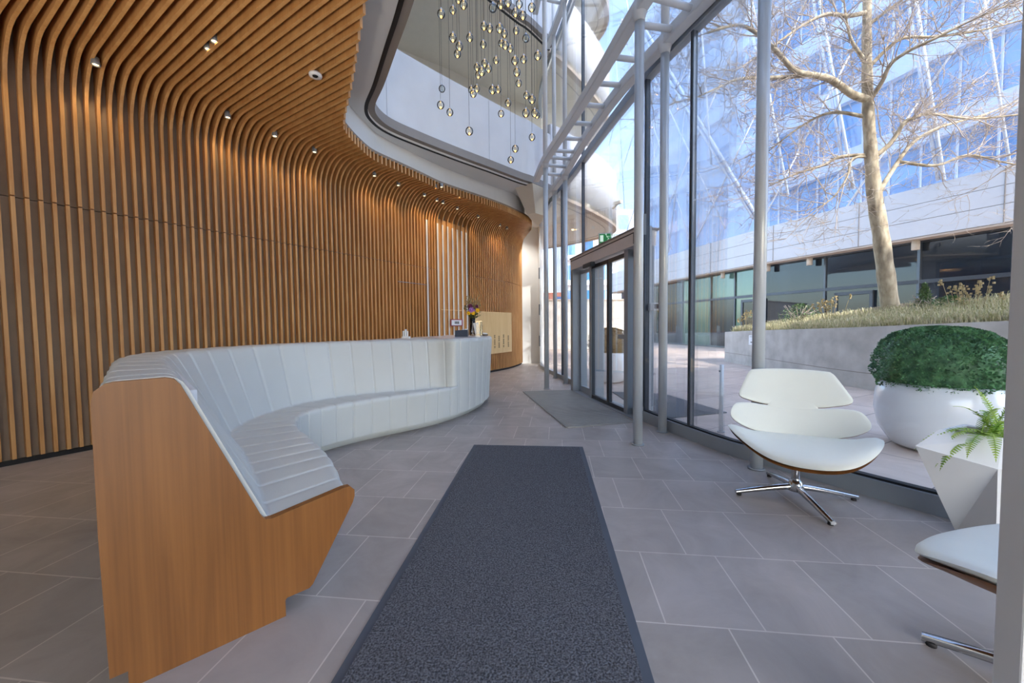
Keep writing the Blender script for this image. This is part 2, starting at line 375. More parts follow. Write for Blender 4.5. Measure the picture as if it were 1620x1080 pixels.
# rear wall behind the camera; unseen window, paving and blocks added for light
b=MB(); b.box((-3.55,-4.1,2.25),(8.1,.2,4.5)); b.box((6.55,-4.1,2.25),(2.1,.2,4.5)); b.box((3.0,-4.1,3.7),(5.0,.2,1.6)); tag(b.obj('wall_back','white'),'white rear wall of the lobby','wall',None,'structure')
b=MB(); b.box((3.0,-4.1,1.45),(5.0,.03,2.9)); tag(b.obj('window_added_back','glass'),'unseen glass opening added in the rear wall to let daylight in','window',None,'structure')  # unseen opening, added so daylight reaches the right side from behind
b=MB(); b.box((0,-17,-.08),(60,26,.12)); tag(b.obj('floor_bounce_added','paving'),'unseen beige paving added behind the building to bounce sunlight','paving',None,'structure')  # unseen ground, added to bounce sun up into the lobby
b=MB(); b.box((.13,-3.6,12.5),(16.66,4.0,14.6)); b.obj('wall_sun_block','white'); tag(bpy.data.objects['wall_sun_block'],'unseen block added above the lobby rear to keep the sun out','wall',None,'structure')  # unseen mass, added to shade the lobby from the sun
b=MB(); b.box((11.2,-3.6,5.7),(5,4,11.4)); tag(b.obj('wall_sun_block_right','white'),'unseen block added beside the entrance to shape the sunlight','wall',None,'structure')  # unseen mass, height set to shade the plaza and light the balcony
b=MB(); b.box((-7.6,4.5,2.23),(.2,17.2,4.46)); tag(b.obj('wall_left','white'),'outer wall behind the slatted cladding','wall',None,'structure')
# far end wall
b=MB(); b.wall([(.18,12.32),(.35,12.36),(.97,12.62)],0,4.46,.25); b.wall([(.97,12.62),(1.02,12.2)],0,4.46,-.08)
tag(b.obj('wall_far','white'),'white end wall beside the end of the wooden slats','wall',None,'structure')
# white fascia between the slat ceiling and the soffit
FA=[(.34,10.7),(.3,10.2),(.1,9.5),(-.42,8.92),(-.92,8.35),(-1.37,7.85),(-1.76,7.3),(-2.05,6.85),(-2.26,6.45),(-2.34,6.0),(-2.38,5.5)]
FC=[xy(p) for p in crom(FA,5)]
b=MB(); b.wall(FC,3.98,4.46,.05); tag(b.obj('wall_fascia','white'),'white curved fascia above the edge of the slat ceiling','wall',None,'structure')
b=MB(); b.wall(offs(FC,-.012),4.435,4.459,.016); tag(b.obj('trim_3','black'),'thin dark joint between white fascia and soffit','trim',None,'structure')
# cream beam block where the slab meets the facade
b=MB(); P=[(.10,8.95),(.5,8.7),(.98,9.25),(.93,10.6),(.80,11.3),(.42,10.3)]
V=[(p[0],p[1],4.47) for p in P]+[(p[0]*.5+.35,p[1]*.45+5.4,3.98) for p in P]
b.add(V,[tuple(range(6)),tuple(range(6,12))]+[(i,(i+1)%6,6+(i+1)%6,6+i) for i in range(6)]); tag(b.obj('wall_beam','cream_wall'),'cream tapered beam end beside the facade columns','wall',None,'structure')

# ------------------------------------------------------------------ glass facade
def panes(name,Y0,Y1,z0,z1,lab):
    b=MB(); b.wall(gsub(Y0,Y1),z0,z1,-.022); return tag(b.obj(name,'glass'),lab,'window',None,'structure')
MUL=[12.25,10.3,8.7,7.25,5.2,4.86,4.08,1.2]
k=1
desc={0:'far end',1:'third last bay',2:'bay left of the entrance door',3:'bay beside the door portal',5:'narrow bay right of the door',6:'wide curved bay behind the armchairs and the fern planter'}
for i,(a,c) in enumerate(zip(MUL[:-1],MUL[1:])):
    if i in (3,): 
        panes('window_%d'%k,7.2,4.86,2.5,4.3,'glass pane above the entrance portal'); k+=1; continue
    if i==4: continue
    panes('window_%d'%k,a-.02,c+.02,.1,4.3,'lower glass pane, '+desc.get(i,'bay')); k+=1
MU2=[10.3,7.25,4.08,1.2]
for z0,z1,nm in ((4.42,7.75,'middle row'),(7.9,11.4,'top row')):
    for j,(a,c) in enumerate(zip(MU2[:-1],MU2[1:])):
        panes('window_%d'%k,a-.02,c+.02,z0,z1,'upper glass pane, %s, %s'%(nm,['far bay','middle bay','near bay'][j])); k+=1
# rails along floor and at the storeys, mullions
def rail(name,Y0,Y1,z0,z1,off,th,mat,lab):
    b=MB(); b.wall(gsub(Y0,Y1,off),z0,z1,th); return tag(b.obj(name,mat),lab,'trim',None,'structure')
rail('trim_4',12.25,7.2,0,.1,-.045,.09,'alu','grey metal base rail left of the entrance')
rail('trim_5',4.92,1.2,0,.13,-.055,.11,'alu','grey metal base rail along the curved glass on the right')
rail('trim_6',4.92,1.2,.13,.145,-.03,.06,'black','black seal on the right base rail')
rail('trim_7',12.2,1.2,4.30,4.42,-.04,.10,'alu','dark metal transom at the first upper floor')
rail('trim_8',12.2,1.2,7.76,7.9,-.04,.10,'alu','dark metal transom at the second upper floor')
mt=struct('trim_9',(0,0,0),'slim dark mullions of the glass facade','trim')
for Y,z0,z1,w in ((10.3,.1,11.4,.03),(8.7,.1,4.3,.02),(7.25,2.5,11.4,.024),(4.86,.1,4.3,.035),(4.08,.1,11.4,.034),(2.55,4.4,11.4,.03)):
    p=gat(Y); q=gat(Y-.05); b=MB(); b.bar((p[0],p[1],z0),(p[0],p[1],z1),.06,w,up=(q[0]-p[0],q[1]-p[1],0)); b.obj('mullion','darkalu',mt)
# steel window element at the far end of the facade
t=struct('window_99',(.93,11.9,0),'narrow grey steel window frame with dark vents at far end','window')
b=MB(); b.box((.93,12.1,2.2),(.07,.16,4.4)); b.obj('frame','steel',t)
for z in (.75,1.75,2.9):
    b=MB(); b.box((.885,12.1,z),(.03,.13,.34)); b.obj('vent','darkalu',t)

# ------------------------------------------------------------------ steel columns
def column(x,y,lab,z1=4.28,r=.047,cont=True):
    t=thing('facade_column',(x,y,0),lab,'column')
    b=MB(); b.tube([(x,y,.012),(x,y,z1)],r,20,smooth=True); b.obj('shaft','steel',t)
    b=MB(); b.lathe([(r+.0,.0),(r+.018,0),(r+.018,.012),(r,.012)],(x,y,0),24); b.obj('base_plate','alu',t)
    b=MB(); b.lathe([(r,-.03),(r+.006,-.03),(r+.006,.0),(r+.03,.07),(r+.03,.14),(0,.14)],(x,y,z1),24); b.obj('collar','whitesteel',t)
    if cont:
        b=MB(); b.tube([(x,y,z1+.14),(x,y,11.4)],r*.95,16); b.obj('upper_shaft','whitesteel',t)
    return t
column(1.30,3.89,'silver steel column standing free in the floor right of the entrance door')
column(1.735,4.34,'silver steel column just inside the glass, right of the wall keypad')
column(.674,7.38,'silver steel column standing free left of the entrance mat')
column(1.014,8.88,'thin silver column at the glass, farther of the two left of the door')
column(1.137,8.0,'thin silver column at the glass, nearer of the two left of the door')
column(2.09,3.2,'silver steel column behind the headrest of the white armchair')
# horizontal ladder trusses
def ladder(z,lab):
    t=thing('ladder_truss',(1.2,6,z),lab,'truss')
    I=[(.56,8.3),(.66,7.38),(.85,6.43),(1.03,5.49),(1.17,4.7),(1.30,3.89),(1.42,3.45),(1.62,3.0),(1.95,2.5)]
    O=[(.90,9.3),(.99,8.88),(1.13,8.0),(1.22,7.0),(1.33,6.13),(1.5,5.16),(1.735,4.34),(1.92,3.75),(2.09,3.2),(2.4,2.75)]
    for nm,P in (('inner_beam',I),('outer_beam',O)):
        C=[xy(p) for p in crom(P,4)]; b=MB(); b.wall(offs(C,-.06),z,z+.13,.12); b.obj(nm,'whitesteel',t,bevel=.012)
    IC=[xy(p) for p in crom(I,4)]; OC=[xy(p) for p in crom(O,4)]
    def near(C,Y): return min(C,key=lambda p:abs(p[1]-Y))
    def atY(C,Y):
        for a,c in zip(C[:-1],C[1:]):
            if (a[1]-Y)*(c[1]-Y)<=0: s=(a[1]-Y)/(a[1]-c[1]+1e-9); return (a[0]+s*(c[0]-a[0]),Y)
        return near(C,Y)
    for Yi,Yo in ((3.1,3.35),(3.42,3.62),(3.76,3.92),(4.09,4.18),(4.58,4.66),(5.06,5.12),(5.54,5.6),(6.02,6.08),(6.5,6.56),(6.95,7.02),(7.22,7.32),(7.55,7.68),(7.95,8.1)):
        p=atY(IC,Yi);q=atY(OC,Yo); b=MB(); b.tube([(p[0],p[1],z+.065),(q[0],q[1],z+.065)],.033,12); b.obj('rung','whitesteel',t)
ladder(4.33,'white horizontal ladder truss at the first upper floor, crossing the top of the photo')
ladder(7.82,'white horizontal ladder truss at the second upper floor, high behind the globes')

# ------------------------------------------------------------------ entrance door
P0=Vector((1.11,7.14,0)); P1=Vector((1.59,4.905,0)); DD=(P1-P0).normalized(); LEN=(P1-P0).length; NN=Vector((-DD.y,DD.x,0))*1.0   # NN points outside
if NN.x<0: NN=-NN
RZ=math.atan2(DD.y,DD.x)
def dpt(t,o,z): p=P0+DD*(t*LEN)+NN*o; return (p.x,p.y,z)
def dbox(b,t0,t1,o0,o1,z0,z1):
    c=dpt((t0+t1)/2,(o0+o1)/2,(z0+z1)/2); b.box(c,((t1-t0)*LEN,abs(o1-o0),z1-z0),RZ)
door=struct('door_1',(1.35,6.02,0),'glass sliding entrance door in a grey portal frame','door')
b=MB(); dbox(b,0,1,0,.30,2.27,2.47); b.obj('header','header',door)
b=MB(); dbox(b,.005,1.0,-.004,.002,2.425,2.437); dbox(b,.985,.992,-.004,.002,2.29,2.437); b.obj('header_seam','black',door)
b=MB(); dbox(b,-.012,1.012,-.01,.34,2.47,2.495); b.obj('header_cap','rim',door)
b=MB(); dbox(b,0,.05,.0,.28,0,2.27); b.obj('jamb','alu',door)
b=MB(); dbox(b,.985,1.0,.0,.28,0,2.27); b.obj('jamb','alu',door)
b=MB(); dbox(b,0,1,.0,.3,0,.012); b.obj('threshold','alu',door)
b=MB(); dbox(b,.30,.45,-.05,.03,2.20,2.27); b.obj('motion_sensor','darkalu',door,bevel=.015)
def leaf(nm,t0,t1,o,handle=False,fr=.045,bot=.1):
    L=tag(bpy.data.objects.new(nm,None)); COL.objects.link(L); L.parent=door
    b=MB(); w=fr/LEN
    dbox(b,t0,t0+w,o,o+.05,.014,2.24); dbox(b,t1-w,t1,o,o+.05,.014,2.24); dbox(b,t0+w,t1-w,o,o+.05,2.18,2.24); dbox(b,t0+w,t1-w,o,o+.05,.014,bot); b.obj('leaf_frame','alu' if 'fixed' in nm else 'darkalu',L)
    b=MB(); dbox(b,t0+w,t1-w,o+.018,o+.032,bot,2.18); b.obj('leaf_pane','doorglass',L)
leaf('fixed_leaf',.05,.33,.14,bot=.12); leaf('fixed_leaf',.86,.985,.14,bot=.12)
leaf('sliding_leaf',.35,.615,.06,fr=.035,bot=.07); leaf('sliding_leaf',.62,.86,.06,fr=.035,bot=.07)
b=MB(); dbox(b,.325,.36,.05,.28,0,2.27); b.obj('post','alu',door)
b=MB(); dbox(b,.84,.885,.05,.28,0,2.27); b.obj('post','alu',door)
b=MB(); dbox(b,.78,.90,.03,.045,1.05,1.11); b.obj('push_bar','alu',door)
# white side panel of the portal with keypad
b=MB(); b.bar((1.60,4.89,1.25),(1.80,4.90,1.25),.05,2.5); tag(b.obj('wall_portal','whitesteel'),'pale grey side panel between door portal and glass','wall',None,'structure')
t=thing('wall_keypad',(1.80,4.80,1.47),'white square access keypad with dark display on the panel right of door','keypad')
b=MB(); b.box((1.80,4.82,1.47),(.11,.07,.10)); b.obj('housing','plastic',t,bevel=.01)
b=MB(); b.box((1.825,4.783,1.475),(.05,.006,.06)); b.obj('display','ink',t)
# latch rod of the narrow window right of door
p=gat(4.86); t=thing('window_latch_rod',(p[0]-.05,p[1]-.06,1.2),'dark metal espagnolette rod with small lever beside the door panel','window rod')
b=MB(); b.tube([(p[0]-.05,p[1]-.06,.2),(p[0]-.05,p[1]-.06,2.62)],.012,8); b.obj('rod','darkalu',t)
b=MB(); b.box((p[0]-.05,p[1]-.06,2.5),(.03,.03,.26)); b.obj('rod_housing','alu',t)
b=MB(); b.bar((p[0]-.05,p[1]-.06,2.40),(p[0]-.13,p[1]-.07,2.46),.018); b.obj('lever','alu',t)
# exit sign on the header
t=thing('exit_sign',dpt(.52,.12,2.495),'small green running man exit sign standing on the door header','exit sign')
c=dpt(.52,.12,2.60); b=MB(); b.box((c[0],c[1],2.60),(.20,.03,.17),R(-12)); b.bar((c[0],c[1],2.49),(c[0],c[1],2.52),.05); b.obj('sign_body','plastic',t)
q=Matrix.Rotation(R(-12),3,'Z')
def sp(x,z,d=-.018): v=q@Vector((x,d,0)); return (c[0]+v.x,c[1]+v.y,2.60+z)
b=MB(); b.box(sp(.0,0),(.17,.006,.14),R(-12)); b.obj('green_face','exitgreen',t)
b=MB(); b.box(sp(-.05,0,-.023),(.05,.004,.10),R(-12)); b.bar(sp(.02,.045,-.023),sp(.05,.0,-.023),.022,.004,up=(0,0,1)); b.bar(sp(.05,.0,-.023),sp(.07,-.05,-.023),.014,.004); b.bar(sp(.05,.0,-.023),sp(.03,-.055,-.023),.014,.004); b.bar(sp(.02,.02,-.023),sp(.07,.03,-.023),.011,.004); b.box(sp(.015,.062,-.023),(.02,.004,.02),R(-12)); b.obj('pictogram','exitwhite',t)
# grating inside, mats
b=MB(); b.prism([(.204,7.056),(.657,4.541),(1.547,4.777),(1.109,7.143)],0.001,.008); b.k=1
for a,c in (((.204,7.056),(.657,4.541)),((.657,4.541),(1.547,4.777)),((1.547,4.777),(1.109,7.143)),((1.109,7.143),(.204,7.056))): b.bar((a[0],a[1],.009),(c[0],c[1],.009),.022,.016)
for q in range(1,52):
    f=q/52; b.bar((.204+.453*f,7.056-2.515*f,.011),(1.109+.438*f,7.143-2.366*f,.011),.024,.012)
tag(b.obj('entrance_grating',['darkalu','grating']),'grey ribbed aluminium grating set in the floor before the entrance door','door mat')
ax=Vector((-.0895,-.996,0)); ay=Vector((.996,-.0895,0)); o0=Vector((-.409,3.918,0))
t=thing('runner_mat',(0,2.5,0),'long charcoal runner mat lying on the tiles in the middle of the lobby','mat')
def mq(u,v): p=o0+ay*u+ax*v; return (p.x,p.y)
b=MB(); b.prism([mq(.04,.035),mq(1.087,.035),mq(1.087,3.9),mq(.04,3.9)],.003,.014); b.obj('carpet_pile','mat',t)
b=MB(); b.prism([mq(0,0),mq(1.127,0),mq(1.127,3.94),mq(0,3.94)],.0005,.006); b.obj('rubber_edge','rubber',t)
b=MB(); b.prism([(1.86,7.0),(2.72,6.75),(3.02,5.28),(2.1,5.0),(1.86,5.2)],-.011,.002); tag(b.obj('outdoor_mat','mat'),'dark grey mat on the paving outside the entrance door','mat')
# right hand door post in the foreground
t=struct('door_2',(1.16,.8,0),'pale grey door frame post at the right edge','door')
b=MB(); b.box((1.125,.81,1.3),(.062,.05,2.6)); b.obj('post','post',t,bevel=.004)
b=MB(); b.box((1.164,.82,1.3),(.016,.04,2.6)); b.obj('gasket','darkalu',t)
b=MB(); b.box((1.25,.81,1.3),(.155,.055,2.6)); b.obj('leaf_stile','post',t,bevel=.004)
# ================================================================== SLATTED WALL AND CEILING
EX=Vector((math.cos(R(31.5)),-math.sin(R(31.5)))); GX=Vector((math.sin(R(31.5)),math.cos(R(31.5))))
def ag(a,g): p=EX*a+GX*g; return Vector((p.x,p.y))
def wallpt(g):
    a=-5.75-(.35*((g-9.0)/1.6)**1.6 if g>9 else 0); return ag(a,g)
EDG=[(.56,10.68),(.50,10.02),(.06,9.23),(-.39,8.63),(-.89,8.07),(-1.33,7.57),(-1.68,6.99),(-1.96,6.54),(-2.18,6.17),(-2.25,5.75),(-2.26,5.39),(-2.225,5.19),(-2.05,4.84),(-1.81,4.42),(-1.57,3.97),(-1.35,3.55),(-1.19,3.26),(-.75,2.4),(-.4,1.72),(-.1,1.15)]
EC=[Vector(xy(p)) for p in crom(EDG,8)]
# edge as function of g (arc from far end)
EG=sorted([(p.dot(GX),p) for p in EC],key=lambda q:q[0])
def edgept(g):
    if g<=EG[0][0]: return EG[0][1]
    for (g0,p0),(g1,p1) in zip(EG[:-1],EG[1:]):
        if g0<=g<=g1: s=(g-g0)/(g1-g0+1e-9); return p0.lerp(p1,s)
    return EG[-1][1]
GMAX=10.6
def tipg(g):
    if g<7: return g
    s=(g-7)/(GMAX-7); gm=EG[-1][0]; return 7+(gm-7)*(s*.85+.15*s*(2-s)) if True else g
TH=.027; ZC=3.92; RAD=.42; SD=.062; CD=.13; ZJ=2.49
sp_=.0835
SL=[]; i=0
white_g=[6.0,6.3,6.46,6.63,6.80,6.98,7.16]
g=.20
while g<=GMAX:
    SL.append(g); g+=sp_
keep=[]; whites=[]
for g in SL:
    n=min(white_g,key=lambda w:abs(w-g)) if True else 0
    if abs(g-6.0)<.042: whites.append(g)
    elif abs(g-6.3)<.042: whites.append(g)
    keep.append(g)
zone=[g for g in keep if 6.34<g<7.40]
odd=zone[0::2]; whites+=zone[1::2][:6]
clad=thing('slatted_cladding',(-2.8,6.5,0),'curved oak slat cladding that rises up the left wall and bends over into the ceiling','wall cladding')
bs=MB(); ndir=[]
def plate(b,g,wall=True):
    w=wallpt(g); t=edgept(tipg(g)); d=(t-w); L=d.length; d.normalize(); n=Vector((-d.y,d.x))
    def P(s,z,o): q=w+d*s+n*o; return (q.x,q.y,z)
    RR=min(RAD,L*.75)
    def ext(poly_f,poly_b):
        V=[];m=len(poly_f)
        for o in (-TH/2,TH/2):
            for (s,z) in poly_f: V.append(P(s,z,o))
            for (s,z) in poly_b: V.append(P(s,z,o))
        F=[]
        for k in range(m-1):
            F.append((k,k+1,m+k+1,m+k)); q=2*m; F.append((q+k,q+m+k,q+m+k+1,q+k+1))
            F.append((k,q+k,q+k+1,k+1)); F.append((m+k,m+k+1,q+m+k+1,q+m+k))
        F.append((0,m,3*m,2*m)); F.append((m-1,3*m-1,4*m-1,2*m-1)); b.add(V,F)
    if wall: ext([(0,.055),(0,ZJ-.006)],[(-SD,.055),(-SD,ZJ-.006)])
    ft=[(0,ZJ+.006),(0,ZC-RR)]; bt=[(-SD,ZJ+.006),(-SD,ZC-RR)]
    if not wall: ft=[];bt=[]
    for k in range(1 if wall else 4,9):
        a=math.pi/2*k/8; ft.append((RR-RR*math.cos(a),ZC-RR+RR*math.sin(a)))
        s,z=ft[-1]; 
        bs_=-SD+ (s+SD)*max(0,(k-5)/3); bz=ZC-RR+(RR+CD)*min(1,k/5); bt.append((bs_,bz))
    ft.append((L,ZC)); bt.append((L,ZC+CD)); ext(ft,bt)
    return w,d,n,P
for g in keep: plate(bs,g,g not in odd)
bs.obj('slats','slat',clad)
for g in whites:
    w=wallpt(g); t=edgept(tipg(g)); d=(t-w).normalized(); n=Vector((-d.y,d.x)); b=MB()
    q=w+d*.006
    b.bar((q.x,q.y,.06),(q.x,q.y,ZC-RAD),TH+.012,.016,up=(d.x,d.y,0)); b.obj('white_strip','white',clad)
# backing behind the slats, wall and ceiling
WB=[wallpt(g)-EX*(SD+.004) for g in np.linspace(.05,GMAX+.02,60)]
b=MB(); b.wall([(p.x,p.y) for p in WB],.03,ZJ-.004,.04); b.wall([(p.x,p.y) for p in WB],ZJ+.004,ZC+CD+.06,.04); b.obj('backing','backing',clad)
b=MB(); G=np.linspace(.05,GMAX,80)
A=[wallpt(g)-EX*.05 for g in G]; E_=[edgept(tipg(g))-EX*.03 for g in G]
V=[(p.x,p.y,ZC+CD+.004) for p in A]+[(p.x,p.y,ZC+CD+.004) for p in E_]+[(p.x,p.y,ZC+CD+.05) for p in A]+[(p.x,p.y,ZC+CD+.05) for p in E_]; m=len(G)
b.add(V,[(k,k+1,m+k+1,m+k) for k in range(m-1)]+[(2*m+k,3*m+k,3*m+k+1,2*m+k+1) for k in range(m-1)]+[(m+k,m+k+1,3*m+k+1,3*m+k) for k in range(m-1)])
b.obj('ceiling_backing','backing',clad)
b=MB(); b.wall([xy(wallpt(g)-EX*.028) for g in np.linspace(6.34,7.30,12)],.05,ZC-.30,.02); b.obj('door_panel','slat',clad)
# dark brown panel behind four slats, joints of the hidden door
def wp(g,z,o=0): p=wallpt(g)+EX*o; return (p.x,p.y,z)
b=MB(); b.bar(wp(5.50,1.05,-.055),wp(5.86,1.05,-.055),.012,1.30); b.obj('dark_panel','darkpanel',clad)
b=MB(); b.bar(wp(5.15,2.13,.003),wp(6.0,2.13,.003),.012,.012); b.obj('door_joint','chrome',clad)
b=MB(); b.bar(wp(6.36,1.62,.003),wp(7.16,1.62,.003),.012,.016); b.obj('door_joint','board',clad)
# skirting at the foot
b=MB(); b.wall([xy(wallpt(g)-EX*.03) for g in np.linspace(.05,GMAX,40)],0,.045,.03); tag(b.obj('baseboard_left','black'),'dark recessed base joint under the slats','skirting',None,'structure')
# pale maple board with engraved names
t=thing('directory_board',wp(8.5,.5,.02),'pale maple directory board mounted on the slats at the far end','board')
b=MB(); b.wall([xy(wallpt(g)+EX*.012) for g in np.linspace(7.55,9.35,12)],.50,1.62,-.03); b.obj('panel','board',t)
for gi,g in enumerate((8.22,8.42,8.63,8.86,9.12)):
    for k in range(12):
        if (k*7+gi*3)%6==5: continue
        b=MB()
        z=.66+k*.03; wd=.035 if (k+gi)%2 else .05
        b.bar(wp(g-wd/2,z,.048),wp(g+wd/2,z,.048),.006,.016)
        b.obj('letter','ink',t)
# spotlights
def spot(x,y,z,lab,grp,aim=(0,0,-1),e=7,ceil=False):
    t=thing('spotlight',(x,y,z),lab,'spotlight',grp)
    b=MB(); b.lathe([(0,.075),(.03,.075),(.034,.02),(.036,0),(.028,0),(.024,.012)],(x,y,z),16); b.obj('housing','alu',t)
    b=MB(); b.lathe([(0.0,.010),(.024,.012)],(x,y,z),16); b.obj('lens','lampglow',t)
    lamp('spotlight_beam','SPOT',e,(1,.68,.34),(x,y,z-.01),(x+aim[0],y+aim[1],z+aim[2]),spot_size=R(95),spot_blend=.7,shadow_soft_size=.03)
WG=[(.30,'in the corner above the first slats on the left edge'),(1.10,'nearest one in full view, above the left end of the slats'),(2.22,None),(2.77,None),(3.33,None),(4.40,None),(4.93,None),(5.6,None),(5.96,None),(6.15,None),(6.62,None),(7.4,None),(8.35,None),(8.7,None)]
for g,l in WG:
    p=wallpt(g+.042)+EX*.27
    spot(p.x,p.y,3.85,('small wall washer spotlight '+l) if l else 'small warm spotlight glowing in the bend of the slats','spotlights in the bend of the slats' if not l else None,aim=(EX.x*-.25,EX.y*-.25,-1),e=5)
for (x,y),l in (((-2.90,3.76),'left one of the spotlight pair in the slat ceiling near the dome'),((-2.76,3.66),'right one of the spotlight pair in the slat ceiling near the dome')):
    spot(x,y,3.93,l,None,e=8)
for (x,y),l in (((-1.45,7.48),'left one of the far spotlight pair in the slat ceiling'),((-1.33,7.42),'right one of the far spotlight pair in the slat ceiling'),((-1.08,8.0),'single ceiling spotlight above the tall white slat strips')):
    spot(x,y,3.93,l,None,e=8)
for x,y,l in ((-.05,10.0,'added white downlight near the end of the slat ceiling, hidden behind the fascia'),(.55,11.6,'added white downlight brightening the white end wall')):  # downlights added to brighten the end wall and far floor
    t=thing('added_downlight',(x,y,4.44),l,'downlight')
    b=MB(); b.lathe([(.06,.02),(.075,.02),(.075,-.01),(.06,-.01),(.055,.01)],(x,y,4.44),20); b.obj('ring','alu',t)
    b=MB(); b.lathe([(0,.005),(.056,.005)],(x,y,4.44),16); b.obj('lens','addedglow',t)
    lamp('added_downlight_beam','SPOT',90,(1,.95,.88),(x,y,4.42),(x+.1,y+.2,0),spot_size=R(120),spot_blend=.9,shadow_soft_size=.06)
t=thing('ceiling_speaker',(-2.046,4.103,3.9),'round white ring with dark lens set in the slat ceiling','ceiling fitting')
b=MB(); b.lathe([(.03,.0),(.062,0),(.066,.012),(.06,.03),(.03,.03)],(-2.046,4.103,3.895),28); b.obj('ring','whitegloss',t)
b=MB(); b.lathe([(0,-.012),(.018,-.008),(.03,.012),(.03,.02)],(-2.046,4.103,3.897),20); b.obj('lens','black',t)
# unseen uplights added behind the camera to brighten the slat ceiling
for x,y,tx,ty in ((-4.6,-.2,-3.9,1.9),(-2.6,-.6,-2.6,1.6),(-.9,-1.0,-1.4,1.4)):
    t=thing('fill_uplight',(x,y,0),'unseen round grey uplight added behind the camera as ceiling fill','uplight','added fill uplights')
    b=MB(); b.lathe([(0,0),(.16,0),(.17,.02),(.12,.3),(.10,.3),(.09,.24),(0,.24)],(x,y,0),24); b.obj('housing','alu',t)
    b=MB(); b.lathe([(0,.25),(.088,.25)],(x,y,0),24); b.obj('lens','lampglow',t)
    lamp('fill_uplight_beam','SPOT',120,(1,.88,.74),(x,y,.34),(tx,ty,4.0),spot_size=R(78),spot_blend=1,shadow_soft_size=.09)
# unseen light panels added over the lobby rear to brighten it
for x,y in ((-4.6,-1.2),(-1.4,-1.2),(1.8,-2.4)):
    t=thing('added_light_panel',(x,y,4.45),'unseen square light panel added behind the camera as fill','ceiling light','added rear fill panels')
    b=MB(); b.box((x,y,4.445),(1.24,1.24,.03)); b.obj('frame','alu',t)
    b=MB(); b.box((x,y,4.426),(1.16,1.16,.012)); b.obj('diffuser','addedglow',t)
# ================================================================== RECEPTION SOFA DESK
ST=[ # plinth, front edge, crease, back top front, back top rear
((-1.01,1.61),(-.80,1.81),(-1.05,1.58),(-1.24,1.40),(-1.40,1.25)),
((-1.28,2.1),(-1.08,2.24),(-1.41,2.03),(-1.63,1.80),(-1.90,1.75)),
((-1.58,2.6),(-1.39,2.62),(-1.81,2.49),(-2.20,2.40),(-2.50,2.37)),
((-1.85,3.08),(-1.70,2.98),(-2.19,2.90),(-2.47,2.86),(-2.85,2.95)),
((-1.98,3.45),(-1.89,3.36),(-2.33,3.42),(-2.57,3.47),(-2.87,3.5)),
((-1.92,3.75),(-1.83,3.66),(-2.27,3.95),(-2.44,4.06),(-2.72,4.2)),
((-1.70,4.06),(-1.62,3.95),(-2.0,4.38),(-2.13,4.53),(-2.40,4.78)),
((-1.42,4.34),(-1.34,4.22),(-1.65,4.62),(-1.75,4.79),(-2.1,5.12)),
((-1.12,4.62),(-1.04,4.50),(-1.25,4.81),(-1.33,4.98),(-1.9,5.5)),
((-.93,4.86),(-.85,4.74),(-.98,4.93),(-1.02,5.03),(-1.75,5.85)),
((-.80,5.08),(-.72,4.95),(-.735,4.97),(-.74,5.0),(-1.6,6.1)),
((-.64,5.42),(-.545,5.33),(-.545,5.33),(-.54,5.33),(-1.5,6.3)),
((-.49,5.95),(-.39,5.9),(-.39,5.9),(-.365,5.9),(-1.4,6.5)),
((-.49,6.4),(-.38,6.42),(-.38,6.42),(-.35,6.42),(-1.35,6.6)),
((-.66,6.8),(-.58,6.92),(-.58,6.92),(-.55,6.94),(-1.32,6.7)),
((-.95,7.03),(-.93,7.2),(-.93,7.2),(-.93,7.23),(-1.29,6.78)),
((-1.25,7.08),(-1.25,7.24),(-1.25,7.24),(-1.25,7.27),(-1.26,6.9))]
NS=24
FINE=[crom([s[k] for s in ST],NS) for k in range(5)]
NF=len(FINE[0]); ZT=1.075; ZF=.475; ZK=.435
arc=[0]
for i in range(1,NF): arc.append(arc[-1]+.5*(np.linalg.norm(FINE[1][i]-FINE[1][i-1])+np.linalg.norm(FINE[3][i]-FINE[3][i-1])))
SE=10*NS     # end of the bench
seams=[a for a in np.arange(.16,arc[-1],.225)]
step=arc[8*NS]
seams=[s if abs(s-step)>.1 else step for s in seams]
def fil(a,b_,c,r,n=5):
    a,b_,c=map(lambda q:np.array(q,float),(a,b_,c)); u=(a-b_);v=(c-b_); lu,lv=np.linalg.norm(u),np.linalg.norm(v)
    p=b_+u/max(lu,1e-6)*min(r,lu*.45); q=b_+v/max(lv,1e-6)*min(r,lv*.45)
    return [(1-t)**2*p+2*t*(1-t)*b_+t*t*q for t in np.linspace(0,1,n)]
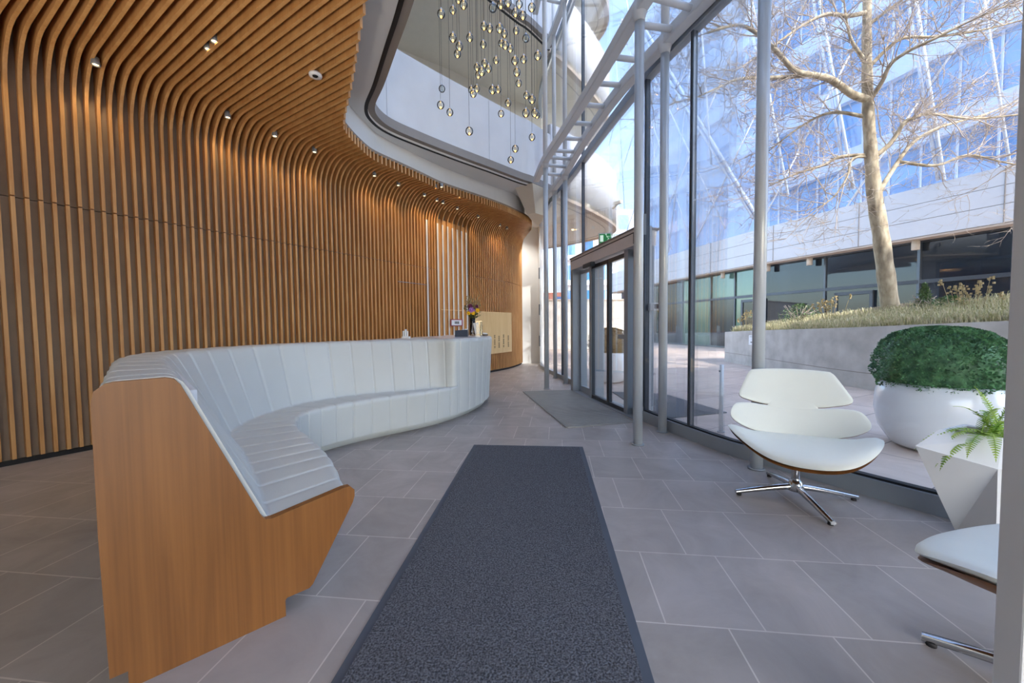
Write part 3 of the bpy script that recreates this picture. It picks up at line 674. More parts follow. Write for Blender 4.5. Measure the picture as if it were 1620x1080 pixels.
def sofa_profile(i,shr=0):
    L,F,K,T,B=[FINE[k][i] for k in range(5)]
    flat=i>SE
    nin=(B-T); nin=nin/max(np.linalg.norm(nin),1e-6)
    G=L*.25+F*.75 if not flat else L*.3+F*.7
    if i<5*NS: w=i/(5*NS); G=(L+ (F-L)*.25)*(1-w)+(L*.25+F*.75)*w
    zf=ZF; zk=ZK
    p0=np.array([*G,.085]); pF=np.array([*F,zf]); pK=np.array([*K,zk]); pT=np.array([*T,ZT]); pB=np.array([*B,ZT-.005]); pb=np.array([*(B-nin*.10),.86])
    if flat:
        s=(.475-.085)/(ZT-.085); pF=p0+(pT-p0)*.37; pK=p0+(pT-p0)*.44
        pts=[p0]+[p0+(pF-p0)*t for t in np.linspace(.1,.8,6)]+[pF+(pK-pF)*t for t in np.linspace(0,.4,5)]+[pF+(pK-pF)*t for t in np.linspace(.45,.8,6)]+[pF+(pK-pF)*t for t in np.linspace(.84,1,4)]+[pK+(pT-pK)*t for t in np.linspace(.1,.85,8)]
    else:
        fF=fil(p0,pF,pK,.055); fK=fil(pF,pK,pT,.02,4)
        pts=[p0]+[p0+(fF[0]-p0)*t for t in np.linspace(.1,.85,6)]+fF+[fF[-1]+(fK[0]-fF[-1])*t for t in np.linspace(.1,.9,6)]+fK
        pts+=[fK[-1]+(pT-fK[-1])*t for t in np.linspace(.08,.88,8)]
    fT=fil(pK if not flat else p0,pT,pB,.05); fB=fil(pT,pB,pb,.06)
    pts+=fT+[fT[-1]+(fB[0]-fT[-1])*t for t in np.linspace(.15,.85,5)]+fB+[pb]
    return pts
def pinch(a):
    d=min(abs(a-s) for s in seams); return max(0,1-(d/.014)**2)*.007 - .004*min(1,d/.09)
rows=[]
idx=[]
# stations with extra rings at the seams
A=np.array(arc); sam=set()
for i in np.linspace(0,NF-1,NF): sam.add(round(float(A[int(i)]),4))
for s in seams:
    for d in (-.016,-.008,0,.008,.016): sam.add(round(s+d,4))
sam=sorted(x for x in sam if 0<=x<=arc[-1]-1e-6)
prof=[np.array(sofa_profile(i)) for i in range(NF)]
for a in sam:
    i=int(np.searchsorted(A,a,side='right')-1); i=min(i,NF-2); t=(a-A[i])/(A[i+1]-A[i]+1e-9)
    if i==SE: t=round(t)
    p=prof[i]*(1-t)+prof[i+1]*t
    # inward pinch along local normal in the profile plane
    q=pinch(a); cen=p.mean(axis=0); 
    tang=prof[min(i+1,NF-1)].mean(axis=0)-prof[i].mean(axis=0); tang/=np.linalg.norm(tang)+1e-9
    dp=np.gradient(p,axis=0); nn=np.cross(tang[None,:],dp); ln=np.linalg.norm(nn,axis=1,keepdims=True); nn=nn/np.maximum(ln,1e-7)
    rows.append((p,nn,q))
# orient the normals to point into the body
p,nn,q=rows[len(rows)//3]; sgn=1.0 if ((p.mean(axis=0)-p)*nn).sum()>0 else -1.0
rows=[[tuple(x) for x in (p+nn*sgn*q)] for p,nn,q in rows]
desk=thing('reception_bench_desk',(-1.6,3.6,0),'curved white leather reception desk with built-in bench and wooden end panel','reception desk')
b=MB(); b.grid(rows); b.add(rows[0],[tuple(range(len(rows[0])))[::-1]]); b.obj('upholstery','leather',desk)
# plinth, front and rear
b=MB(); b.wall([xy(p) for p in FINE[0][2:]],0,.088,.02,smooth=True); b.obj('plinth','leather',desk)
BK=[xy(p) for p in FINE[4][4:]]; b=MB(); b.wall(offs(BK,-.25),0.06,1.0,-.03,smooth=True); b.obj('rear_panel','whitematt',desk)
# counter top on the desk end
top=[xy(FINE[3][i]*.93+FINE[4][i]*.07) for i in range(10*NS,NF,6)]; topb=[xy(FINE[4][i]) for i in range(10*NS,NF,6)][::-1]
b=MB(); b.prism(top+topb,ZT-.012,ZT+.006); b.obj('counter_top','whitegloss',desk)
# end panel of cherry veneer: profile in (s,z)
pd=Vector((.73264521,.68061075,0)); pp=Vector((-1.365,1.286,0)); pn=Vector((.68061075,-.73264521,0))
PR=[(0,0),(0,.064),(-.044,.064),(-.052,.55),(-.052,1.0),(-.045,1.045),(-.02,1.068),(.0,1.073),(.13,1.075),(.155,1.068),(.172,1.045),(.405,.47),(.418,.452),(.44,.446),(.47,.45),(.735,.488),(.765,.487),(.785,.465),(.785,.435),(.775,.405),(.59,.09),(.575,.078),(.487,.078),(.48,.07),(.48,0)]
b=MB(); V=[];n=len(PR)
for o in (-.006,.03):
    for s,z in PR: q=pp+pd*s+pn*o; V.append((q.x,q.y,z))
b.add(V,[tuple(range(n)),tuple(range(n,2*n))[::-1]]+[(i,(i+1)%n,n+(i+1)%n,n+i) for i in range(n)])
b.obj('end_panel','panelwood',desk)
# leather welt following the panel edge
W_=[pp+pd*(s+(-.008 if s<0 else 0))+pn*-.012+Vector((0,0,z+.004)) for s,z in PR[3:20]]


# ------------------------------------------------------------------ things on the desk
ZD=1.082
vx,vy=-.68,6.55
t=thing('flower_vase',(vx,vy,ZD),'tall clear glass vase holding a bunch of yellow and lilac flowers on the desk','vase')
b=MB(); b.lathe([(0,.0),(.042,0),(.044,.01),(.05,.30),(.046,.30),(.04,.02),(0,.02)],(vx,vy,ZD),20); b.obj('glass_body','vaseglass',t)
t2=thing('flower_bouquet',(vx,vy,ZD+.28),'bouquet of yellow, lilac and plum flowers with dry stems standing in the vase','flowers')
rnd=random.Random(3)
b=MB()
for k in range(42):
    a=rnd.uniform(0,6.28); r=rnd.uniform(.03,.17); h=rnd.uniform(.34,.55)
    b.tube([(vx+rnd.uniform(-.02,.02),vy+rnd.uniform(-.02,.02),ZD+.05),(vx+r*.3*math.cos(a),vy+r*.3*math.sin(a),ZD+.3),(vx+r*math.cos(a),vy+r*math.sin(a),ZD+h)],.0025,4)
    for m in range(5):
        s=rnd.uniform(.3,1); c=Vector((vx+r*s*math.cos(a),vy+r*s*math.sin(a),ZD+.28+(h-.3)*s)); d=Vector((rnd.uniform(-1,1),rnd.uniform(-1,1),rnd.uniform(-.2,1))).normalized()*.05; e=d.cross(Vector((0,0,1))).normalized()*.013
        b.add([c,c+d*.5+e,c+d,c+d*.5-e],[(0,1,2,3)])
b.obj('foliage','stemgreen',t2)
b=MB()
for k in range(26):
    a=rnd.uniform(0,6.28); r=rnd.uniform(.03,.13); h=rnd.uniform(.56,.70)
    e=(vx+r*math.cos(a),vy+r*math.sin(a),ZD+h); b.tube([(vx,vy,ZD+.3),(vx+r*.6*math.cos(a),vy+r*.6*math.sin(a),ZD+.45),e],.002,4)
    for m in range(4): 
        q=Vector(e)+Vector((rnd.uniform(-.02,.02),rnd.uniform(-.02,.02),-m*.03)); b.box(q,(.012,.012,.018),rnd.uniform(0,3))
b.obj('dry_stems','straw',t2)
def blossom(c,mat,r,n=9):
    b=MB(); c=Vector(c); out=(Vector((c.x-vx,c.y-vy-.25,.05))).normalized()
    u=out.cross(Vector((0,0,1))).normalized(); w=u.cross(out)
    for k in range(n):
        a=6.283*k/n; d=(u*math.cos(a)+w*math.sin(a)); s=(u*math.cos(a+.35)+w*math.sin(a+.35)); s2=(u*math.cos(a-.35)+w*math.sin(a-.35))
        b.add([c,c+s*r*.65+out*r*.25,c+d*r+out*r*.1,c+s2*r*.65+out*r*.25],[(0,1,2,3)])
    b.lathe([(0,-.3*r),(.25*r,-.2*r),(.3*r,.0),(.2*r,.25*r),(0,.3*r)],c+out*r*.15,10)
    b.obj('blossom',mat,t2)
for dx,dy,dz,m_,r in ((-.045,-.15,.385,'yellow',.045),(.03,-.15,.385,'yellow',.04),(.10,-.10,.43,'yellow',.045),(.0,-.15,.44,'purple',.055),(.025,-.14,.42,'purple',.045),(-.02,-.13,.50,'plum',.05),(.085,-.08,.50,'plum',.035),(-.11,-.08,.47,'straw',.04)): blossom((vx+dx,vy+dy,ZD+dz),m_,r)
# black card stand with white cups
t=thing('desk_organiser',(-.80,6.0,ZD),'dark grey wedge shaped leaflet stand on the desk','leaflet stand')
b=MB(); y=6.0; V=[(-.90,y-.06,ZD),(-.90,y+.06,ZD),(-.90,y+.0,ZD+.10),(-.70,y-.06+.02,ZD),(-.70,y+.08,ZD),(-.70,y+.02,ZD+.11)]
b.add(V,[(0,1,2),(3,5,4),(0,2,5,3),(1,4,5,2),(0,3,4,1)]); b.obj('body','darkalu',t)
for k,x in enumerate((-.79,-.74)):
    b=MB(); b.lathe([(0,0),(.018,0),(.022,.06),(.02,.06),(.016,.006)],(x,6.1,ZD+.0),14)
    b.lathe([(0.0,.06),(.022,.06),(.022,.12),(.0,.125)],(x,6.1,ZD),14); tag(b.obj('white_cup','whitegloss'),('left' if k==0 else 'right')+' white stacked cup behind the dark leaflet stand','cup')
# acrylic leaflet holders, stapler, brochures
t=thing('leaflet_holder',(-.56,6.45,ZD),'clear upright holder with white leaflets right of the vase','leaflet holder')
b=MB(); b.box((-.56,6.45,ZD+.13),(.10,.004,.25),R(10)); b.box((-.56,6.48,ZD+.03),(.10,.06,.006),R(10)); b.obj('acrylic','vaseglass',t)
b=MB(); b.box((-.60,6.47,ZD+.12),(.09,.012,.21),rot=Matrix.Rotation(R(14),3,'X')@Matrix.Rotation(R(-9),3,'Y')); b.obj('leaflets','paper',t)
t=thing('water_bottle',(-.515,6.40,ZD),'slim clear glass bottle on the desk in front of the leaflets','bottle')
b=MB(); b.lathe([(0,0),(.02,0),(.021,.01),(.021,.17),(.012,.2),(.012,.235),(0,.235)],(-.515,6.40,ZD),14); b.obj('glass_body','vaseglass',t)
t=thing('stapler',(-.46,6.55,ZD),'small dark blue stapler on the desk end','stapler')
b=MB(); b.box((-.46,6.55,ZD+.012),(.09,.03,.02)); b.obj('base','ink',t,bevel=.004)
b=MB(); b.box((-.465,6.55,ZD+.035),(.08,.026,.022),rot=Matrix.Rotation(R(8),3,'Y')); b.obj('arm','plastic',t,bevel=.006)
t=thing('brochure_stack',(-1.5,5.36,ZD),'white brochures standing in a small holder behind the bench backrest','brochures')
b=MB(); b.box((-1.5,5.36,ZD+.015),(.10,.08,.03)); b.obj('holder','plastic',t)
for k,(x,h) in enumerate(((-1.53,.09),(-1.505,.11),(-1.48,.085))):
    b=MB(); b.box((x,5.36,ZD+.02+h/2),(.018,.07,h),R(6*k)); b.obj('brochure','paper',t)
# name sign on the white strips
c=wp(6.8,1.32,.05)
t=thing('reception_sign',c,'small white sign with a dark red border hung in front of the white strips','sign')
a=wp(6.62,1.33,.06); e=wp(7.05,1.33,.06)
b=MB(); b.bar(a,e,.012,.16); b.obj('plate','red',t)
a2=wp(6.64,1.33,.068); e2=wp(7.0,1.33,.068); b=MB(); b.bar(a2,e2,.008,.12); b.obj('face','paper',t)
for k in range(5):
    b=MB(); b.bar(wp(6.75+k*.032,1.33,.075),wp(6.768+k*.032,1.33,.075),.004,.05 if k%2 else .06); b.obj('letter','ink',t)

# ================================================================== ARMCHAIRS
def pad(b,outline,fn,th,n=(9,),dome=1.0,smooth=True,nrm=1.0,uv=None):
    """cushion: outline in (u,v), fn maps to 3D, th thickness towards the sitter"""
    m=len(outline); cu=sum(p[0] for p in outline)/m; cv=sum(p[1] for p in outline)/m
    def P(u,v): return np.array(fn(u,v),float)
    def nr(u,v):
        e=.01; du=P(u+e,v)-P(u-e,v); dv=P(u,v+e)-P(u,v-e); q=np.cross(du,dv); return q/(np.linalg.norm(q)+1e-9)*nrm
    ringsT=[]; ringsB=[]
    RS=[.0,.25,.5,.7,.84,.93,.98,1.0]
    for r in RS:
        T=[];B=[]
        for p in outline:
            u=cu+(p[0]-cu)*r; v=cv+(p[1]-cv)*r; q=P(u,v); k=nr(u,v)
            h=th*math.sqrt(max(0,1-r**6))
            T.append(tuple(q+k*h)); B.append(tuple(q-k*.012*math.sqrt(max(0,1-r**8))))
        ringsT.append(T); ringsB.append(B)
    b.grid(ringsT,smooth,True); b.grid(ringsB[::-1],smooth,True)
def smooth_outline(P,n=7):
    P=P+[P[0]]; Q=crom(P,n)
    # closed Catmull-Rom
    m=len(P)-1; out=[]
    A=[np.array(p,float) for p in P[:-1]]
    for i in range(m):
        p0,p1,p2,p3=A[(i-1)%m],A[i],A[(i+1)%m],A[(i+2)%m]
        for k in range(n):
            t=k/n; out.append(tuple(.5*((2*p1)+(-p0+p2)*t+(2*p0-5*p1+4*p2-p3)*t*t+(-p0+3*p1-3*p2+p3)*t**3)))
    return out
# seat: u across, v depth (front +)
def seat_fn(u,v): return (u, v+.035, .385+1.4*abs(u)**3+ .05*max(0,-v/.2)**1.0*.3 - .35*max(0,v-.18)**2*2.2)
SEAT=smooth_outline([(-.415,.0),(-.43,.07),(-.40,.16),(-.33,.26),(-.22,.345),(-.08,.385),(.08,.385),(.22,.345),(.33,.26),(.40,.16),(.43,.07),(.415,.0),(.36,-.035),(.28,-.10),(.16,-.155),(0,-.17),(-.16,-.155),(-.28,-.10),(-.36,-.035)],5)
# back: u across, v up along the back
def back_fn(u,v): 
    y=-.09-.42*v-.1*v*v+ (1.05-1.0*v)*u*u*.95; z=.43+.86*v- .05*u*u
    return (u,y,z)
MIDB=smooth_outline([(-.17,.0),(-.30,.05),(-.375,.105),(-.405,.15),(-.40,.20),(-.365,.245),(-.28,.245),(-.17,.225),(0,.222),(.17,.225),(.28,.245),(.365,.245),(.40,.20),(.405,.15),(.375,.105),(.30,.05),(.17,.0),(0,-.012)],5)
HEAD=smooth_outline([(-.15,.232),(-.25,.258),(-.325,.29),(-.345,.325),(-.325,.38),(-.285,.475),(-.26,.515),(-.22,.528),(0,.535),(.22,.528),(.26,.515),(.285,.475),(.325,.38),(.345,.325),(.325,.29),(.25,.258),(.15,.232),(0,.228)],5)
def make_chair(name,label):
    t=thing(name,(0,0,0),label,'armchair')
    for nm,o,f,th in (('seat',SEAT,seat_fn,.05),('backrest',MIDB,back_fn,.045),('headrest',HEAD,back_fn,.045)):
        b=MB(); pad(b,o,f,th); ob=b.obj(nm,'cream',t,w=False)
        b=MB(); pad(b,[(p[0]*1.0,p[1]) for p in o],lambda u,v,f=f,nm=nm:tuple(np.array(f(u,v))+(np.array((-u*.03,-(v-.1)*.03,-.026)) if nm=='seat' else np.array((0,-.014,-.008)))),.006); sh=b.obj(nm+'_shell','panelwood',t,w=False)
    # neck between back and head, spine
    b=MB(); pad(b,smooth_outline([(-.13,.20),(.13,.20),(.15,.24),(.13,.27),(-.13,.27),(-.15,.24)],4),back_fn,.03); b.obj('neck','cream',t,w=False)
    b=MB(); b.tube([(0,-.02,.33),(0,-.14,.36),(0,-.19,.43),(0,-.36,.74)],[.03,.03,.025,.015],10); b.obj('spine','chrome',t,w=False)
    b=MB(); b.tube([(0,0,.07),(0,0,.37)],.026,18); b.obj('column','chrome',t,w=False)
    b=MB(); b.lathe([(0,.05),(.05,.055),(.055,.075),(.04,.11),(.03,.13),(0,.13)],(0,0,0),20); b.obj('hub','chrome',t,w=False)
    b=MB(); b.box((0,0,.35),(.16,.16,.02)); b.obj('seat_plate','darkalu',t,w=False)
    return t
def legs(t,angs,L=.41):
    for a in angs:
        c,s=math.cos(a),math.sin(a); b=MB(); R_=[]
        for k,r in enumerate(np.linspace(.03,L,9)):
            z=.085-.062*(r/L)**1.3; w=.024-.008*r/L; h=.018-.006*r/L
            R_.append([(r*c-s*w*x,r*s+c*w*x,z+h*y) for x,y in ((-.6,1),(.6,1),(1,.2),(.8,-1),(-.8,-1),(-1,.2))])
        b.grid(R_,True,True); o=len(b.v); b.add(R_[-1],[(0,1,2,3,4,5)]); b.add(R_[0],[(0,1,2,3,4,5)])
        ob=b.obj('leg','chrome',t,w=False)
        b=MB(); b.lathe([(0,0),(.016,0),(.016,.016),(0,.016)],((L-.025)*c,(L-.025)*s,0),12); b.obj('glide','ink',ob,w=False)
# local +y is the front; world yaw such that the front points to angle f
def face(t,x,y,f): t.location=(x,y,0); t.rotation_euler=(0,0,R(f-90))
c1=make_chair('lounge_chair','cream leather swivel lounge chair with three part shell facing the camera')
legs(c1,[R(172-153),R(261-153),R(352-153),R(80-153)],.40)
face(c1,2.02,2.66,243)
c2=make_chair('lounge_chair','cream leather swivel lounge chair cut off by the right edge, wooden underside showing')
legs(c2,[R(129-18),R(219-18),R(309-18),R(39-18)],.41)
face(c2,1.85,1.11,108)

# ================================================================== FERN PLANTER
t=thing('faceted_planter',(2.66,2.08,0),'white faceted planter with fern between the armchairs and the glass','planter')
BASE=[(2.63,2.2,0),(2.60,1.99,0),(2.83,1.93,0),(2.80,2.16,0)]
BELT=[(2.285,2.12,.545),(2.50,1.92,.485),(2.95,1.84,.50),(2.70,2.31,.55)]
RIM=[(2.44,2.14,.63),(2.61,1.99,.625),(2.86,1.95,.63),(2.70,2.24,.635)]
INN=[(2.47,2.135,.625),(2.62,2.015,.62),(2.83,1.975,.625),(2.69,2.215,.63)]
SOI=[(x,y,.585) for x,y,z in INN]
b=MB(); F=[(0,1,2,3)]
for o in (0,4,8,12):
    for k in range(4):
        a,b2=o+k,o+(k+1)%4; 
        F+=[(a,b2,b2+4),(a,b2+4,a+4)] if o in (0,4) else [(a,b2,b2+4,a+4)]
b.add(BASE+BELT+RIM+INN+SOI,F); b.obj('pot','whitematt',t)
b=MB(); b.add(SOI,[(0,1,2,3)]); b.add([(2.65,2.08,.61)],[]); b.obj('soil','soil',t)
rnd=random.Random(11)
def frond(b,base,d,L,droop,w):
    d=Vector(d).normalized(); p=Vector(base); n=26; side=d.cross(Vector((0,0,1))).normalized()
    pts=[]; v=d.copy()
    for i in range(n):
        pts.append(p.copy()); p=p+v*(L/n); v=(v+Vector((0,0,-droop/n*(1+i/n*1.5)))).normalized()
    b.tube([tuple(q) for q in pts],[.0028*(1-i/n)+.0008 for i in range(n)],4)
    for i in range(3,n):
        t_=i/n; ww=w*math.sin(math.pi*min(1,.18+t_*.86))*1.0
        dd=(pts[i]-pts[i-1]).normalized(); up=side.cross(dd).normalized()
        for s in (-1,1):
            e=side*s; tip=pts[i]+e*ww+dd*ww*.35+up*rnd.uniform(-.2,.15)*ww; k=L/n*.42
            b.add([pts[i]-dd*k,pts[i]+dd*k,tip+dd*k*.5,tip-dd*k*.3],[(0,1,2,3)])
fern=thing('fern_plant',(2.66,2.08,.585),'bright green fern arching out of the white faceted planter','fern')
FR=[((-.85,.25,.55),.42,1.3,.022),((-.75,-.1,.45),.40,1.6,.028),((-.9,-.1,.25),.38,1.3,.03),((-.6,.3,.6),.36,1.5,.03),((-.4,-.4,.6),.34,1.9,.03),((.0,.3,1.0),.34,.7,.03),((.15,-.1,1.0),.30,.8,.032),((-.3,.1,.9),.30,1.2,.03),((.5,-.3,.7),.34,1.6,.03),((.6,.2,.8),.32,1.4,.03),((-.2,-.7,.35),.30,2.2,.026),((-.5,-.5,.25),.26,2.4,.02),((.2,-.6,.5),.32,1.8,.03),((-.7,.1,.7),.30,1.6,.03),((.3,.4,.9),.30,1.2,.03),((-.1,-.3,.9),.28,1.5,.03),((-.95,.05,.05),.34,1.0,.026),((.1,.0,.8),.24,1.8,.032),((.4,.1,.6),.3,2.0,.03),((-.45,-.15,.5),.3,2.0,.03)]
for d,L,dr,w in FR:
    b=MB(); frond(b,(2.66+rnd.uniform(-.05,.05),2.06+rnd.uniform(-.04,.04),.585),d,L,dr,w); b.obj('frond','fern',fern)
# ================================================================== GLOBE PENDANTS
PEND= [(-1.02, 5.9, 5.95), (-0.96, 6.73, 6.67), (-0.68, 5.9, 6.08), (-0.91, 7.1, 7.15), (-0.24, 5.9, 6.03), (-0.12, 5.9, 6.08), (-0.01, 6.12, 6.29), (0.1, 5.9, 5.96), (0.18, 6.73, 6.76), (0.22, 6.12, 6.09), (0.36, 6.12, 6.21), (-0.85, 5.9, 5.6), (-0.78, 6.12, 5.63), (-0.86, 6.47, 5.76), (-0.65, 6.47, 6.02), (-0.43, 6.73, 6.4), (-0.33, 6.73, 6.36), (-0.14, 5.9, 5.73), (-0.08, 7.01, 6.48), (0.13, 7.1, 6.6), (0.28, 6.47, 6.0), (-0.47, 7.1, 6.36), (-0.14, 7.1, 6.38), (-0.06, 6.23, 5.72), (0.02, 7.01, 6.22), (-0.24, 7.1, 6.08), (-0.45, 7.1, 6.03), (-0.36, 6.73, 5.69), (-0.59, 7.1, 5.96), (-0.42, 5.9, 5.1), (-0.57, 7.1, 5.82), (0.09, 6.23, 5.48), (0.25, 6.73, 5.84), (0.12, 6.23, 5.3), (0.17, 7.1, 5.67), (0.44, 6.01, 5.4), (-1.22, 7.01, 5.53), (-1.11, 6.23, 4.8), (-1.04, 6.73, 4.96), (-0.62, 5.9, 4.22), (-0.7, 7.1, 5.56), (-0.63, 6.73, 5.27), (-0.6, 7.1, 5.58), (-0.27, 6.12, 4.96), (-0.21, 7.1, 5.56), (-0.03, 7.1, 5.32), (-0.16, 7.1, 5.13), (0.31, 7.1, 5.45), (0.36, 6.23, 4.87), (0.25, 6.01, 4.54), (0.4, 6.23, 4.66), (0.5, 7.1, 5.1), (0.4, 7.01, 4.66), (0.09, 6.73, 4.33), (0.01, 7.1, 4.3)]
LOW={39:'globe pendant hanging lowest on the left side, apart from the cluster',53:'globe pendant second lowest, above the lowest one',54:'lowest globe pendant of all, nearest to the far parapet rim',52:'globe pendant hanging lowest next to the far column',37:'left globe pendant hanging below the unlit globe',38:'globe pendant hanging just right of the leftmost low one'}
UNLIT={4,36,20}
for k,(x,y,z) in enumerate(PEND):
    lab=LOW.get(k,'clear glass globe pendant glowing warm on a thin cord in the atrium cluster')
    grp=None if k in LOW else 'globe pendants in the atrium'
    if k in UNLIT: lab=['unlit clear globe pendant high in the middle of the cluster','unlit clear globe pendant at the right of the cluster','unlit clear globe pendant at the left of the cluster'][[4,20,36].index(k)]; grp=None
    t=thing('globe_pendant',(x,y,z),lab,'pendant lamp',grp)
    r=.06
    if k==0:
        b=MB(); b.lathe([(r*math.sin(a)+.0003,-r*1.06*math.cos(a)) for a in np.linspace(0,math.pi,15)],(0,0,0),22); g_=b.obj('globe','crystal',t,w=False)
        b=MB(); b.lathe([(0,-.05),(.014,-.05),(.016,-.02),(.014,.035),(0,.035)],(0,0,0),12); b.k=1; b.lathe([(0,-.052),(.011,-.052),(.015,-.036),(.015,-.03),(0,-.03)],(0,0,0),12); c_=b.obj('core',['vaseglass','ledglow'],t,w=False)
        b=MB(); b.lathe([(0,.055),(.012,.055),(.012,.085),(.003,.09)],(0,0,0),12); k_=b.obj('cap','chrome',t,w=False)
        b=MB(); b.lathe([(0,-.05),(.014,-.05),(.016,-.02),(.014,.035),(0,.035)],(0,0,0),12); u_=b.obj('core','vaseglass',t,w=False); ume=u_.data; bpy.data.objects.remove(u_)
    else:
        for src in (g_,c_,k_):
            o=src.copy(); COL.objects.link(o); o.parent=t
            if src is c_ and k in UNLIT: o.data=ume
    b=MB(); b.tube([(0,0,.085),(0,0,11.38-z)],.0022,4); b.obj('cord','ink',t,w=False)

# ================================================================== OWN BUILDING: CURVED BALCONIES BEYOND THE GLASS
TO=[(1.0,9.55),(1.45,9.95),(2.3,10.95),(3.1,12.05),(3.55,12.9),(3.62,13.6),(3.3,14.4),(2.4,15.4),(.9,16.6),(-1.2,17.8)]
TC=[xy(p) for p in crom(TO,6)]
for z,h,lab in ((4.5,1.72,'white curved balcony tongue of the first floor outside the far glass'),(8.0,1.75,'white curved balcony tongue of the second floor outside'),(11.5,1.7,'white curved balcony tongue of the third floor against the sky')):
    t=thing('curved_balcony',(2,13,z),lab,'balcony')
    P=TC if z<5 else [(p[0]*.93,p[1]) for p in TC]
    P=[p for p in P]
    b=MB(); b.prism(P+[(-1.2,13.4),(1.02,13.4),(1.0,12.4),(.90,10.9)],z,z+.15); b.obj('soffit','cream_wall',t)
    b=MB(); b.wall(P,z-.02,z+h,.12,smooth=True); b.obj('parapet','bandwhite',t)
    b=MB(); b.wall(offs(P,-.004),z-.03,z+.05,.16); b.obj('edge_trim','soffit',t)
    b=MB(); b.wall(offs(P,.35),z-.012,z-.002,.02); b.obj('drip_joint','rim',t)
c=(3.22,12.1)
t=thing('security_camera',(c[0],c[1]-.02,5.05),'small white security camera on the sunlit balcony face','camera')
b=MB(); b.box((c[0]+.12,c[1]-.12,5.05),(.10,.26,.10),R(35)); b.obj('body','beigebox',t,bevel=.01)
b=MB(); b.bar((c[0],c[1],4.9),(c[0]+.12,c[1]-.12,5.02),.05); b.obj('bracket','beigebox',t)
t=thing('soffit_downlight',(2.1,13.0,4.47),'tiny warm downlight in the balcony soffit','downlight')
b=MB(); b.lathe([(0,0),(.03,0),(.03,.03)],(2.1,13.0,4.47),14); b.obj('lens','lampglow',t)

# ================================================================== OFFICE BUILDING ACROSS THE PLAZA
BL=[(16.2,4.0),(14.9,7.0),(13.4,10.4),(12.1,13.9),(11.0,17.3),(10.0,21.5),(9.0,26.5),(8.2,32.0)]
BC=[xy(p) for p in crom(BL,8)][::-1]      # far to near; left normal of that direction points +x?
def bo(d): 
    return offs(BC,d)
bd=thing('office_building',(11.5,16,0),'large office building across the plaza, white band, blue glass storeys behind clear film','building')
ZS=3.9
sgn=1
if offs(BC[:3],1)[0][0]<BC[0][0]: sgn=-1
def bwall(d,z0,z1,th): b=MB(); b.wall(bo(sgn*d),z0,z1,sgn*th); return b
for k in range(3):
    z0=ZS+.02+k*.51; b=bwall(0,z0,z0+.495,.2); b.obj('band_panel','bandwhite',bd)
b=bwall(.02,ZS,ZS+1.5,.15); b.obj('band_core','rim',bd)
b=bwall(0.0,ZS-.05,ZS,1.2); b.obj('soffit','soffit',bd)
# vertical joints of the band
for i in (12,19,26,33,40,46,51): 
    p=bo(sgn*-.004)[i]; b=MB(); b.box((p[0],p[1],ZS+.77),(.02,.02,1.53)); b.obj('panel_joint','rim',bd)
# ground floor glazing in bays
GI=[2,6,10,14,18,21,24,30,36,42,48,54]
PG=bo(sgn*.55)
def pcs(P,a,c): return P[a:c+1]
for n_,(a,c) in enumerate(zip(GI[:-1],GI[1:])):
    P=pcs(PG,a,c); w=tag(bpy.data.objects.new('shop_window',None)); COL.objects.link(w); w.parent=bd
    teal=n_ in (3,4,5)
    b=MB(); b.wall(P,0.06,2.5,sgn*.03); b.obj('lower_pane','tealglass' if n_ in (3,5) else 'shopglass',w)
    b=MB(); b.wall(P,2.58,3.84,sgn*.03); b.obj('upper_pane','tealglass' if teal else 'shopglass',w)
    b=MB(); p=P[0]; b.box((p[0],p[1],1.93),(.09,.09,3.84)); q0=P[0];q1=P[-1]
    b.wall(P,2.48,2.60,sgn*-.05); b.wall(P,0,.08,sgn*-.06); b.wall(P,3.80,3.9,sgn*-.05); b.obj('window_frame','darkalu',w)
# doors in the glazing
for a,lab in ((22,'glass'),(31,'glass')):
    d=tag(bpy.data.objects.new('shop_door',None)); COL.objects.link(d); d.parent=bd
    p=Vector(bo(sgn*.47)[a]); q=Vector(bo(sgn*.47)[a+1]); dr=(q-p).normalized()
    def dp(s,z): return (p.x+dr.x*s,p.y+dr.y*s,z)
    b=MB(); 
    for s in (0,1.1): b.bar(dp(s,0),dp(s,2.35),.09,.1,up=(dr.x,dr.y,0))
    b.bar(dp(-.05,2.32),dp(1.15,2.32),.09,.12); b.bar(dp(0,.08),dp(1.1,.08),.09,.16); b.obj('door_frame','darkalu',d)
    b=MB(); b.bar(dp(.05,1.2),dp(1.05,1.2),.02,2.1); b.obj('door_pane','shopglass',d)
    b=MB(); b.bar((dp(.12,1.05)[0]-.06,dp(.12,1.05)[1],1.05),(dp(.24,1.05)[0]-.06,dp(.24,1.05)[1],1.05),.03); b.obj('door_handle','chrome',d)
    if a==22: b=MB(); b.bar((dp(.38,1.6)[0]-.05,dp(.38,1.6)[1],1.6),(dp(.72,1.6)[0]-.05,dp(.72,1.6)[1],1.6),.01,.14); b.obj('exit_sticker','tealglass',d)
